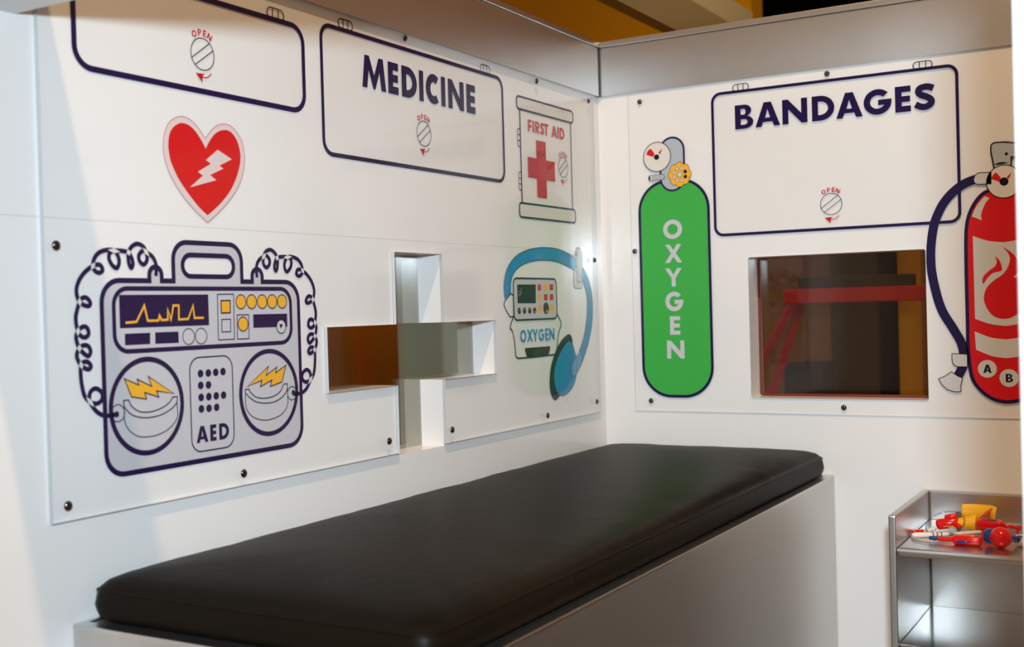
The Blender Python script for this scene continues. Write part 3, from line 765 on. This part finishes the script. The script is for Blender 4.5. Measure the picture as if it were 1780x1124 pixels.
def gauge(par, gc, gr, wedge, needle, hubc, hr, F, lay):
    g = Ink('R').fill(ell(gc, gr, n=48), (), lay).build('gauge_dial', OFFW, par, 'off white gauge dial')
    Ink('R').fill(mapF(F, wedge), (), lay + 1).fill(mapF(F, needle), (), lay + 1).build('gauge_marks', RED, par, 'red gauge sector and needle')
    Ink('R').stroke(ell(gc, gr, n=48), .0016, True, lay + 1).fill(ell(hubc, hr, n=20), (), lay + 2).build('gauge_lines', INK, par)
gauge(cyl, gc, gr, C1([(290, 262), (330, 310), (358, 352), (335, 402), (280, 385), (222, 366), (235, 320), (258, 288)]), C1([(487, 255), (447, 357), (413, 335)]), Rw(*C1([(390, 403)])[0]), .0057, Rw, 5)
k = Ink('R').fill(mapF(Rw, C1([(270, 703), (490, 682), (515, 700), (523, 730), (505, 765), (285, 795), (262, 760)])), (), 5)
k.build('threaded_outlet', LGREY, cyl)
k = Ink('R').fill(ell(Rw(*C1([(272, 748)])[0]), .0022, .0050, n=16), (), 6)
for i in range(10):
    x = 312 + i * 21; k.stroke(mapF(Rw, C1([(x, 702 - i * 1.5), (x + 10, 740 - i), (x, 790 - i * 2)])), .0007, False, 6)
k.stroke(mapF(Rw, C1([(270, 703), (490, 682), (515, 700), (523, 730), (505, 765), (285, 795), (262, 760)])), .0008, True, 6)
k.build('outlet_lines', INK, cyl)
wc = Rw(1181.7, 303.2); wr = (Rw(1181, 281.6)[1] - Rw(1181, 324.6)[1]) / 2
pet = []
for i in range(96):
    a = 2 * pi * i / 96; rr = wr * (0.86 + 0.14 * abs(cos(4 * (a + pi / 8 * 0))) ** .7)
    pet.append((wc[0] + rr * cos(a), wc[1] + rr * sin(a)))
holes = []
for i in range(8):
    a = 2 * pi * (i + .5) / 8; h = (wc[0] + wr * .53 * cos(a), wc[1] + wr * .53 * sin(a)); holes.append((h, a))
wh = Ink('R').fill(pet, (), 6).build('valve_wheel', YEL, cyl, 'yellow valve wheel')
k = Ink('R').stroke(pet, .0009, True, 7)
for h, a in holes: k.stroke(ell(h, wr * .14, n=12), .0006, True, 8)
k.stroke(ell(wc, wr * .21, n=20), .0008, True, 8)
for i in (0, 7): k.fill(ell(holes[i][0], wr * .13, n=12), (), 8)
k.build('wheel_lines', INK, cyl)
k = Ink('R').fill(ell(wc, wr * .21, n=20), (), 7)
for i in range(1, 7): k.fill(ell(holes[i][0], wr * .14, n=12), (), 7)
k.build('wheel_openings', LGREY, cyl)
k = Ink('R')
for ch, xa, xb, ya, yb in (('O', 1152.9, 1185.8, 381.6, 415.1), ('X', 1156, 1185.7, 424.6, 456.5), ('Y', 1156.6, 1185.6, 466, 497.8), ('G', 1156.8, 1187.9, 506.8, 540.6), ('E', 1164.9, 1182.6, 549.5, 581.5), ('N', 1159.9, 1190, 591.5, 623)):
    xm, ym = (xa + xb) / 2, (ya + yb) / 2
    letters(k, ch, [(Rw(xa, ym)[0], Rw(xb, ym)[0])], Rw(xm, yb)[1], Rw(xm, ya)[1], .235, 4)
k.build('lettering', GREY, cyl, 'grey OXYGEN lettering running down')

# fire extinguisher
E1, E2, E3, E4 = crop(1600, 280, 9.367), crop(1660, 400, 7.025), crop(1620, 560, 7.494), crop(1700, 230, 11.24)
ec = Rw(1747, 500)[0]
mirE = lambda l: [Vector((2 * ec - p[0], p[1])) for p in l][::-1]
half = sm2(mapF(Rw, [(1745, 326.5), (1720.6, 331), (1706.8, 338), (1694, 353.5), (1684.3, 374), (1679.6, 400), (1679.2, 442.7), (1680.3, 496), (1682, 560), (1683.2, 606.7), (1689.4, 654), (1705.4, 678.5), (1726.8, 693.2), (1747, 698.4)]), 5)
eb = half + mirE(half)[1:-1]
ex = Ink('R').fill(eb, (), 2).build('fire_extinguisher_drawing', RED, right, 'red fire extinguisher drawing with a flame emblem and navy hose')
Ink('R').stroke(eb, .0062, True, 3).build('outline', NAVY, ex)
hp = sm2(mapF(Rw, [(1703, 309.5), (1694.5, 311.8), (1681.1, 316.8), (1666.7, 325.4), (1651.2, 339.3), (1638.4, 355.8), (1629.4, 374), (1624, 389.4), (1620, 412), (1618, 441.7), (1621, 480), (1635.6, 534.6), (1656.4, 569.9), (1671, 595.5), (1675.6, 618), (1673.5, 637), (1664, 655)]), 5)
Ink('R').stroke(hp, .0160, False, 3).build('hose', NAVY, ex, 'navy hose')
cl = mapF(Rw, E3([(262, 405), (460, 415), (465, 580), (320, 575), (275, 540), (260, 470)]))
nz = mapF(Rw, E3([(255, 642), (330, 695), (400, 725), (375, 830), (380, 900), (300, 905), (200, 875), (130, 810), (85, 735), (170, 700)]))
co = mapF(Rw, E1([(865, 300), (890, 230), (945, 190), (1150, 182), (1150, 368), (920, 378), (875, 345)]))
hd = mapF(Rw, E4([(250, 300), (262, 240), (310, 203), (500, 187), (760, 180)])) ; hd += [Vector((2 * ec - hd[3][0], hd[3][1])), Vector((2 * ec - hd[2][0] + .01, hd[2][1] - .004))]
hd += mapF(Rw, E4([(1050, 480), (650, 480), (650, 590), (640, 665), (316, 705), (290, 560), (255, 400)]))
for q, nm in ((cl, 'hose_clamp'), (nz, 'nozzle'), (co, 'hose_connector')):
    Ink('R').stroke(q, .0014, True, 5).build('outline', INK, Ink('R').fill(q, (), 4).build(nm, LGREY, ex, 'pale grey ' + nm.replace('_', ' ')))
Ink('R').fill(hd, (), 2).build('handle', GREY2, ex, 'grey squeeze handle')
k = Ink('R').stroke(hd, .0024, True, 3)
k.fill(ell(Rw(*E4([(555, 418)])[0]), .0027, n=16), (), 4)
k.fill(mapF(Rw, E4([(315, 630), (400, 590), (490, 578), (600, 592), (480, 620), (380, 635)])), (), 4)
k.build('handle_lines', INK, ex)
gauge(ex, Rw(1745.4, 315.3), .0290, E1([(1230, 183), (1275, 230), (1312, 272), (1290, 340), (1225, 315), (1150, 291), (1165, 250), (1195, 210)]), E1([(1492, 172), (1440, 287), (1398, 268)]), Rw(*E1([(1362, 332)])[0]), .0073, Rw, 4)
tl = sm2(mapF(Rw, E2([(218, 70), (400, 128), (590, 146)])), 4); bl_ = sm2(mapF(Rw, E2([(246, 1080)]) + E3([(690, 0), (800, 28), (960, 46)])), 4)
lab = [Vector(p) for p in tl] + mirE(tl)[1:] + [Vector((2 * ec - bl_[0][0], bl_[0][1]))] + mirE(bl_)[::-1][1:] + bl_[::-1]
lab = tl + mirE(tl) + mirE(bl_)[::-1] if False else tl + mirE(tl) + [p for p in [Vector((2 * ec - q[0], q[1])) for q in bl_]] + bl_[::-1]
b1 = sm2(mapF(Rw, E3([(558, 118), (760, 195), (950, 220)])), 4); b2 = sm2(mapF(Rw, E3([(575, 355), (780, 438), (955, 464)])), 4)
band_ = b1 + mirE(b1) + [Vector((2 * ec - q[0], q[1])) for q in b2] + b2[::-1]
k = Ink('R').fill(lab, (), 3).fill(band_, (), 3).fill(mapF(Rw, E1([(1045, 568), (1125, 600), (1055, 690), (1010, 790), (985, 880), (998, 962), (915, 928), (838, 900), (875, 800), (940, 690)])), (), 3)
k.build('label', LGREY, ex, 'pale label panels and highlight')
fl = sm2(mapF(Rw, E2([(570, 195), (650, 280), (672, 360), (640, 460), (580, 540), (480, 610), (390, 700), (352, 820), (380, 930), (450, 1030), (540, 1075), (640, 1080), (720, 1050), (810, 985), (865, 880), (870, 760), (840, 640), (800, 573)])), 4) \
    + sm2(mapF(Rw, E2([(712, 576), (768, 510), (785, 430), (760, 350), (690, 270), (570, 195)])), 4)[:-1]
f2 = sm2(mapF(Rw, E2([(495, 320), (510, 380), (490, 440), (420, 490), (350, 560), (335, 610), (347, 655), (400, 580), (470, 520), (570, 492), (568, 430), (545, 370)])), 3, True)
Ink('R').fill(fl, (), 4).fill(f2, (), 4).build('flame_emblem', RED, ex, 'red flame emblem')
for ch, q, sp in (('A', E3([(722, 605)])[0], (668, 778)), ('B', E3([(1005, 725)])[0], (962, 1056))):
    c = Rw(*q)
    bd = Ink('R').fill(ell(c, .0158, n=36), (), 4).build('class_badge', LGREY, ex, 'round pale badge with the letter ' + ch)
    k = Ink('R'); yy = 560 + (600 if ch == 'A' else 725) / 7.494
    letters(k, ch, [(Rw(1620 + sp[0] / 7.494, yy)[0], Rw(1620 + sp[1] / 7.494, yy)[0])], c[1] - .0074, c[1] + .0074, .26, 5)
    k.build('lettering', INK, ex)

# ------------------------------------------------------------------ bench and cushion
BW, BL, BH = .4785, 1.3690, .487
bench = thing('bench', 'long stainless steel bench box along the left wall under the cushion', 'bench', (BW / 2, -BL / 2, 0))
x0, x1, y0, y1 = -BW / 2 + .0006, BW / 2, -BL / 2, BL / 2 - .0006
bm = bmesh.new(); add_box(bm, (x0, y0, 0), (x1, y1, BH - .002), .003, 2); finish(bm, 'body', BRUSHED, bench)
bm = bmesh.new()
t = .016
for lo, hi in (((x1 - t, y0, BH - .006), (x1, y1, BH)), ((x0, y0, BH - .006), (x1 - t, y0 + t, BH)), ((x0, y1 - t, BH - .006), (x1 - t, y1, BH)), ((x0, y0 + t, BH - .006), (x0 + .008, y1 - t, BH))):
    add_box(bm, lo, hi, .0012, 2)
finish(bm, 'top_rim', STEEL_FLAT, bench)

cu = thing('seat_cushion', 'long black leatherette cushion lying on the steel bench', 'cushion', (0, 0, BH + .0002))
CX0, CX1, CY0, CY1 = .008, .4665, -1.3540, -.012
def plan(inset, r, n=10):
    return rrect(CX0 + inset, CY0 + inset, CX1 - inset, CY1 - inset, r, n)
levels = [(.009, 0, .022), (.004, .003, .026), (.0005, .010, .028), (-.0015, .018, .03), (0, .028, .03), (.0012, .033, .03), (.0022, .0352, .03), (.0035, .0380, .03), (.010, .0445, .03), (.022, .0490, .032), (.045, .0532, .05), (.085, .0565, .08), (.130, .0588, .08), (.180, .0598, .04)]
bm = bmesh.new(); rings = []
def sub(l, m):
    out = []
    for i in range(len(l)):
        a, b_ = l[i], l[(i + 1) % len(l)]; n = max(1, int((b_ - a).length / .03)) if (b_ - a).length > .06 else 1
    return l
base_pts = plan(0, .03)
# resample the outline evenly so that every level has matching points
def resample(l, n):
    L_ = [0]
    for i in range(len(l)): L_.append(L_[-1] + (l[(i + 1) % len(l)] - l[i]).length)
    out = []; j = 0
    for k_ in range(n):
        s_ = L_[-1] * k_ / n
        while L_[j + 1] < s_: j += 1
        f_ = (s_ - L_[j]) / max(L_[j + 1] - L_[j], 1e-9)
        out.append(l[j].lerp(l[(j + 1) % len(l)], f_))
    return out
from mathutils import noise as mnoise
NP = 240
for ins, z, r in levels:
    ring = []
    b0 = resample(plan(0, .022), NP)
    cxm, cym = (CX0 + CX1) / 2, (CY0 + CY1) / 2
    for p in b0:
        hx, hy = (CX1 - CX0) / 2, (CY1 - CY0) / 2
        q = Vector((cxm + (p.x - cxm) * (hx - ins) / hx, cym + (p.y - cym) * (hy - ins) / hy))
        wob = mnoise.noise(Vector((q.x * 9, q.y * 9, z * 20))) * (.0016 if z > .045 else .0008)
        if ins > .12: wob *= max(0, (.18 - ins) / .06)
        edge = 0 if ins > .1 else mnoise.noise(Vector((q.x * 30, q.y * 30, 3))) * .0007
        ring.append(bm.verts.new((q.x, q.y, z + wob + edge if z > .005 else z)))
    rings.append(ring)
for a, c in zip(rings, rings[1:]):
    for k_ in range(NP): bm.faces.new((a[k_], a[(k_ + 1) % NP], c[(k_ + 1) % NP], c[k_]))
bm.faces.new(rings[-1]); bm.faces.new(rings[0][::-1])
finish(bm, 'padding', LEATHER, cu, True)
pp = [Vector((p.x, p.y, .0350 + mnoise.noise(Vector((p.x * 9, p.y * 9, .86))) * .0008)) for p in resample(plan(.0012, .022), 200)]
bm = bmesh.new(); add_tube(bm, pp, .0015, 8, True); finish(bm, 'piping', LEATHER, cu, True)

# ------------------------------------------------------------------ steel cabinet with tray top
KX0, KX1, KY, KZ = .6410, 1.52, -.2927, .4693
cab = thing('steel_cabinet', 'open stainless steel cabinet with a tray top beside the bench', 'cabinet', (KX0, 0, 0))
def cb(name, lo, hi, m=STEEL_FLAT, bev=.0015):
    return box(name, (lo[0] - KX0, lo[1], lo[2]), (hi[0] - KX0, hi[1], hi[2]), m, cab, bev)
cb('side_panel', (KX0, KY, 0), (KX0 + .0115, -.001, KZ), BRUSHED, .003)
cb('side_panel', (KX1 - .0115, KY, 0), (KX1, -.001, KZ), BRUSHED, .003)
cb('back_panel', (KX0 + .0117, -.013, 0), (KX1 - .0117, -.001, KZ), STEEL_FLAT, .0035)
TZ = .4165
cb('tray', (KX0 + .0117, KY + .002, TZ - .0135), (KX1 - .0117, -.0132, TZ), STEEL_FLAT, .005)
cb('shelf', (KX0 + .0117, KY + .012, .247), (KX1 - .0117, -.0132, .258), STEEL_S, .0015)
cb('shelf', (KX0 + .0117, KY + .012, .047), (KX1 - .0117, -.0132, .058), STEEL_FLAT, .0015)

# ------------------------------------------------------------------ toys on the tray
T1, T2 = crop(1530, 840, 7.024), crop(1660, 860, 9.367)
def tp(q, z): return at_z(q[0], q[1], z)
def P1(x, y, z=TZ + .004): return tp(T1([(x, y)])[0], z)
def P2(x, y, z=TZ + .004): return tp(T2([(x, y)])[0], z)
def round_bar(bm, a, b_, r, n=14, flat=1.0, taper=None):
    """a soft-ended bar from a to b"""
    a, b_ = Vector(a), Vector(b_); d = b_ - a; L_ = d.length; d.normalize(); pts = []; rs = []
    prof = [(0, .25), (.02, .6), (.06, .88), (.12, 1), (.5, 1), (.88, 1), (.94, .88), (.98, .6), (1, .25)]
    for t_, k_ in prof: pts.append(a + d * (L_ * t_)); rs.append(r * k_ * (1 if taper is None else (1 + (taper - 1) * t_)))
    i0 = len(bm.verts); add_tube(bm, pts, rs, n)
    if flat != 1.0:
        bm.verts.ensure_lookup_table(); zc = a.z
        for v in list(bm.verts)[i0:]:
            t_ = (v.co - a).dot(d) / L_; zc = a.z + (b_.z - a.z) * t_; v.co.z = zc + (v.co.z - zc) * flat
def bar(name, a, b_, r, m, parent, flat=1.0, taper=None):
    bm = bmesh.new(); round_bar(bm, a, b_, r, 14, flat, taper); return finish(bm, name, m, parent, True)
def local(root, v): return Vector(v) - Vector(root.location)
def ball(name, c, r, m, parent, sq=(1, 1, 1)):
    bm = bmesh.new(); bmesh.ops.create_uvsphere(bm, u_segments=28, v_segments=18, radius=r)
    for v in bm.verts: v.co = Vector((v.co.x * sq[0], v.co.y * sq[1], v.co.z * sq[2])) + Vector(c)
    return finish(bm, name, m, parent, True)

# red digital thermometer with blue tip
a, e = P1(690, 672, TZ + .007), P1(1250, 705, TZ + .0085)
b_ = P1(880, 684, TZ + .008)
th = thing('toy_thermometer', 'red toy thermometer with a blue tip lying at the front of the tray', 'toy', (a.x, a.y, TZ), 0, 'toy doctor instruments in the tray')
bar('body', local(th, b_), local(th, e), .0085, P_RED, th, .95)
bar('neck', local(th, a), local(th, b_ + (e - b_) * .08), .0036, P_RED, th)
bar('tip', local(th, P1(598, 660, TZ + .007)), local(th, a), .0030, P_BLUE, th, 1, 1.2)
m_ = b_.lerp(e, .36); dv = (e - b_).normalized(); sd = Vector((dv.y, -dv.x, 0)) if Vector((dv.y, -dv.x, 0)).dot(CAM - m_) > 0 else Vector((-dv.y, dv.x, 0))
c0 = m_ + sd * .0079 + Vector((0, 0, -.0010))
bar('window', local(th, c0 - dv * .009), local(th, c0 + dv * .009), .0022, P_BLUE, th)
bar('top_strip', local(th, b_.lerp(e, .30) + Vector((0, 0, .0068))), local(th, b_.lerp(e, .78) + Vector((0, 0, .0068))), .0032, P_ORG, th)

# reflex hammer with a red ball head
hc = P2(748, 690, TZ + .0170)
hm = thing('toy_hammer', 'toy hammer with a big glossy red ball head and blue handle', 'toy', (hc.x, hc.y, TZ), 0, 'toy doctor instruments in the tray')
hl = local(hm, hc)
ball('head', hl, .0168, P_RED, hm)
bar('collar', hl + Vector((-.024, .012, -.001)), hl + Vector((-.004, .004, 0)), .0125, P_BLUE, hm)
bar('handle', hl + Vector((.004, .012, -.002)), hl + Vector((.036, .020, -.0055)), .0058, P_BLUE, hm, 1, .75)
ball('knuckle', hl + Vector((.026, .0175, -.004)), .0062, P_BLUE, hm)
rg = P2(1120, 622, TZ + .0075)
rr = thing('toy_ring', 'red toy ring handle beyond the blue hammer handle at the frame edge', 'toy', (rg.x, rg.y, TZ), 0, 'toy doctor instruments in the tray')
tube('ring', [Vector((.0095 * cos(2 * pi * i / 28), .003 * sin(2 * pi * i / 28), .0096 + .0093 * sin(2 * pi * i / 28) - .0005)) for i in range(28)], .0022, P_RED, rr, 10, True)

# white handset at the right
q0, q1 = P2(985, 720, TZ + .010), P2(1190, 790, TZ + .010)
ws = thing('toy_handset', 'cream white toy handset on the tray to the right of the red ball', 'toy', (q0.x, q0.y, TZ), 0, 'toy doctor instruments in the tray')
bar('grip', local(ws, q0), local(ws, q1 + Vector((.03, -.004, 0))), .0098, P_WHT, ws, .95, 1.15)
bar('slot', local(ws, q0.lerp(q1, .55) + Vector((0, -.002, .0095))), local(ws, q0.lerp(q1, .95) + Vector((0, -.002, .0098))), .0012, P_GRY, ws)

# red and blue pressure gauge behind the ball
g0 = P2(560, 540, TZ + .016)
pg = thing('toy_gauge', 'red toy pressure gauge with a blue display behind the red ball', 'toy', (g0.x, g0.y, TZ), 0, 'toy doctor instruments in the tray')
bm = bmesh.new(); add_box(bm, (-.019, -.010, .0145), (.022, .012, .030), .006, 4); finish(bm, 'case', P_RED, pg, True)
bm = bmesh.new(); add_box(bm, (-.012, -.0075, 0), (.004, .0085, .016), .004, 3); finish(bm, 'foot', P_RED, pg, True)
bm = bmesh.new(); add_box(bm, (-.012, -.006, .0292), (.012, .006, .0312), .0009, 2); finish(bm, 'display', P_BLUE, pg)
tube('spout', [Vector((.018, .002, .0215)), Vector((.030, .004, .020)), Vector((.043, .006, .0185))], [.0050, .0034, .0022], P_RED, pg)
tube('clear_hose', smooth_pts([(.043, .006, .0185), (.049, .012, .026), (.050, .020, .024), (.044, .028, .012), (.030, .030, .003)], 5), .0012, P_CLR, pg, 8)

# yellow arm cuff, rolled open
k0 = P1(1120, 590, TZ)
cf = thing('toy_arm_cuff', 'folded yellow vinyl arm cuff with orange lining at the back of the tray', 'toy', (k0.x, k0.y, TZ), 0, 'toy doctor instruments in the tray')
def cloth(name, rows, m, thick, par, m2=None):
    bm = bmesh.new(); R_ = []
    for row in rows: R_.append([bm.verts.new(p) for p in smooth_pts(row, 5)])
    for a_, c_ in zip(R_, R_[1:]):
        for i in range(len(a_) - 1): bm.faces.new((a_[i], a_[i + 1], c_[i + 1], c_[i]))
    bmesh.ops.recalc_face_normals(bm, faces=bm.faces)
    o = finish(bm, name, [m, m2] if m2 else m, par, True)
    md = o.modifiers.new('solid', 'SOLIDIFY'); md.thickness = thick; md.offset = 0
    if m2: md.material_offset = 0
    return o
def cuff_row(y, w):
    # cross-section running along x then curling up and back
    return [(-.036, y, .006 + w * 0), (-.018, y - .001, .0135), (.004, y, .022), (.018, y + .002, .024)]
cloth('flap', [[(-.040, -.012, .007), (-.020, -.013, .007), (-.004, -.013, .007), (.008, -.012, .007)],
               [(-.035, -.010, .013), (-.018, -.012, .017), (-.004, -.012, .021), (.008, -.010, .024)],
               [(-.026, -.004, .020), (-.014, -.006, .025), (-.002, -.006, .029), (.010, -.003, .033)]], P_YEL, .0014, cf)
cloth('back_fold', [[(-.020, .012, .006), (0, .012, .006), (.018, .010, .006), (.029, .006, .006), (.034, .000, .008)],
                    [(-.019, .012, .026), (0, .013, .027), (.018, .012, .028), (.030, .008, .027), (.037, .001, .026)],
                    [(-.017, .010, .045), (0, .012, .046), (.018, .012, .046), (.031, .009, .046), (.040, .002, .044)]], P_YEL, .0014, cf)
cloth('lining', [[(.008, -.0125, .006), (.016, -.010, .006), (.027, -.005, .008)], [(.007, -.012, .016), (.018, -.008, .018), (.028, -.003, .022)],
                 [(.012, -.0105, .025), (.022, -.006, .031), (.031, -.001, .036)], [(.024, -.004, .038), (.029, -.002, .041), (.034, .000, .044)]], P_LIN, .0010, cf, None)['label'] = 'orange inner lining'
bm = bmesh.new(); add_box(bm, (-.027, .006, .0005), (-.019, .016, .032), .002, 2); finish(bm, 'buckle', P_GRY, cf)
# white strip under it
s0, s1 = P1(885, 612, TZ + .003), P1(1245, 588, TZ + .003)
st = thing('toy_strip', 'flat white plastic strip on the tray in front of the yellow cuff', 'toy', (s0.x, s0.y, TZ), 0, 'toy doctor instruments in the tray')
bar('strip', local(st, s0), local(st, s1), .0044, P_WHT, st, .65)
# white syringe with red plunger line, left
w0, w1 = P1(385, 626, TZ + .0045), P1(850, 622, TZ + .0045)
sy = thing('toy_syringe', 'white toy syringe with graduation marks at the left of the tray', 'toy', (w0.x, w0.y, TZ), 0, 'toy doctor instruments in the tray')
bar('barrel', local(sy, w0), local(sy, w1), .0042, P_WHT, sy)
for t_ in (.55, .66, .77):
    c = local(sy, w0.lerp(w1, t_)); dd = (w1 - w0).normalized()
    bm = bmesh.new(); add_tube(bm, [c - dd * .0012, c + dd * .0012], .00445, 14); finish(bm, 'graduation', P_GRY, sy, True)
r0_, r1_ = P1(395, 588, TZ + .003), P1(560, 580, TZ + .003)
rp = thing('toy_stick', 'thin red toy stick lying behind the white syringe', 'toy', (r0_.x, r0_.y, TZ), 0, 'toy doctor instruments in the tray')
bar('stick', local(rp, r0_), local(rp, r1_), .0030, P_RED, rp)
w2_, w3_ = P1(540, 590, TZ + .004), P1(680, 545, TZ + .012)
sp = thing('toy_spatula', 'white toy spatula leaning between the syringe and the red scope', 'toy', (w2_.x, w2_.y, TZ), 0, 'toy doctor instruments in the tray')
bar('blade', local(sp, w2_), local(sp, w3_), .0050, P_WHT, sp, .7)
# red otoscope
o0 = P1(760, 560, TZ + .004)
os_ = thing('toy_otoscope', 'red toy ear scope lying inside the clear tube loop', 'toy', (o0.x, o0.y, TZ), 0, 'toy doctor instruments in the tray')
bar('head', Vector((-.012, .008, .010)), Vector((.026, .014, .017)), .0092, P_RED, os_)
bar('cap', Vector((.002, .012, .0225)), Vector((.022, .015, .0265)), .0048, P_RED, os_)
bar('cone', Vector((.018, .010, .014)), Vector((.030, .000, .0095)), .0062, P_RED, os_, 1, .6)
# clear tubing loop
e0 = P1(700, 700, TZ + .002)
lp = []
ctr = P1(720, 640, TZ + .002)
for i in range(40):
    a = 2 * pi * i / 40
    lp.append(Vector((.030 * cos(a) + .008 + .0055 * sin(a), .020 * sin(a) + .012, 0.0205 + .0185 * sin(a + .1))))
tl_ = thing('clear_tubing', 'loop of clear plastic tubing round the red ear scope', 'tubing', (ctr.x, ctr.y, TZ))
lim = KX0 + .0165 - ctr.x
for v in lp: v.x = max(v.x, lim)
bm = bmesh.new(); add_tube(bm, lp, .0016, 10, True); finish(bm, 'standing_loop', P_CLR, tl_, True)
lp2 = [P1(x, y, TZ + .0019) - Vector(tl_.location) for x, y in ((380, 610), (360, 640), (400, 672), (480, 702), (600, 722), (720, 722), (830, 690), (930, 640))]
for v in lp2: v.x = max(v.x, lim)
bm = bmesh.new(); add_tube(bm, smooth_pts(lp2, 5), .0014, 10); finish(bm, 'loose_end', P_CLR, tl_, True)

# ------------------------------------------------------------------ the hall beyond
struct(box('wall_hall', (-4.2, 3.30, 0), (4.6, 3.4, 4.2), BLACKP))
p = on_plane(1306, 20, 1, 2.6)
struct(box('wall_orange', (-4.0, 2.6, 0), (p.x, 2.75, 4.0), ORANGE))
struct(box('wall_amber_reflector', (1.7, 3.1, 0), (4.6, 3.29, 4.2), AMBER))  # unseen wall, added to give the left metal band a warm reflection
# beige beam running away overhead
struct(box('trim_5', (-.738, .9, 1.95), (-.510, 2.598, 2.05), BEIGE))
struct(box('trim_6', (-.800, .9, 1.95), (-.744, 2.598, 2.02), BEAM_SHADE))  # separate strip whose brown stands in for the beam's shaded face
# what shows through the rectangular window
def pl(px, py, y): return on_plane(px, py, 1, y)
struct(box('wall_brown', (-.9, 1.66, 0), (1.6, 1.70, 1.34), BROWN))
a, e = pl(1452, 600, 1.6), pl(1532, 600, 1.6)
tag(box('post', (a.x, 1.56, 0), (e.x, 1.655, 1.33), DBROWN), 'wide dark brown post seen through the right half of the window', 'post')
a, e = pl(1534, 600, 1.6), pl(1562, 600, 1.6)
tag(box('post', (a.x, 1.57, 0), (e.x, 1.655, 1.33), BLACKP), 'narrow black post seen through the window beside the ochre board', 'post')
a, e = pl(1563, 600, 1.6), pl(1603, 600, 1.6)
tag(box('board', (a.x, 1.60, 0), (e.x, 1.655, 1.33), OCHRE), 'upright ochre yellow board seen at the right edge of the window', 'board')
fy = .95
rf = thing('climbing_frame', 'red frame with slanted legs seen through the window', 'frame', (0, fy, 0))
a, e = pl(1366, 503, fy), pl(1366, 528, fy); g = pl(1640, 492, fy)
box('top_rail', (a.x, -.03, e.z), (g.x + .1, .03, a.z), REDW, rf, .004)
for (xa, ya), (xb, yb), off in (((1376, 528), (1332, 612), -.02), ((1392, 528), (1345, 672), .02)):
    p0, p1 = pl(xa, ya, fy + off), pl(xb, yb, fy + off); dd = (p1 - p0).normalized(); p2 = p0 + dd * (p0.z / -dd.z if dd.z < 0 else .5)
    bm = bmesh.new(); i0 = 0
    for sgn in (0,):
        add_tube(bm, [p0 - Vector((0, fy, 0)), p2 - Vector((0, fy, 0))], .0125, 4)
    finish(bm, 'leg', REDW, rf)
a, e = pl(1392, 480, fy), pl(1590, 497, fy); rt = pl(1366, 503, fy).z
tag(box('storage_case', (a.x, fy - .028, rt), (e.x, fy + .025, a.z - .004), DBROWN, None, .004), 'long dark case lying on the red rail seen through the window', 'case')
a, e = pl(1370, 598, 1.1), pl(1438, 660, 1.1)
tag(box('crate', (a.x, 1.05, 0), (e.x, 1.18, (a.z + e.z) / 2), DBROWN, None, .008), 'low dark crate behind the red legs seen through the window', 'crate')
# what shows through the cross shaped window
struct(box('wall_far', (-2.46, -.6, 0), (-2.4, 2.598, 1.34), AMBER))
a, e = on_plane(704, 620, 0, -1.5), on_plane(830, 620, 0, -1.5)
tag(box('board', (-1.53, a.y, 0), (-1.50, e.y + .25, 1.33), TEAL), 'pale teal board seen through the middle of the cross window', 'board')
a, e = on_plane(626, 620, 0, -2.38), on_plane(652, 620, 0, -2.38)
tag(box('post', (-2.398, a.y, 0), (-2.38, e.y, 1.33), AMBER2), 'orange post seen in the middle of the cross window left arm', 'post')
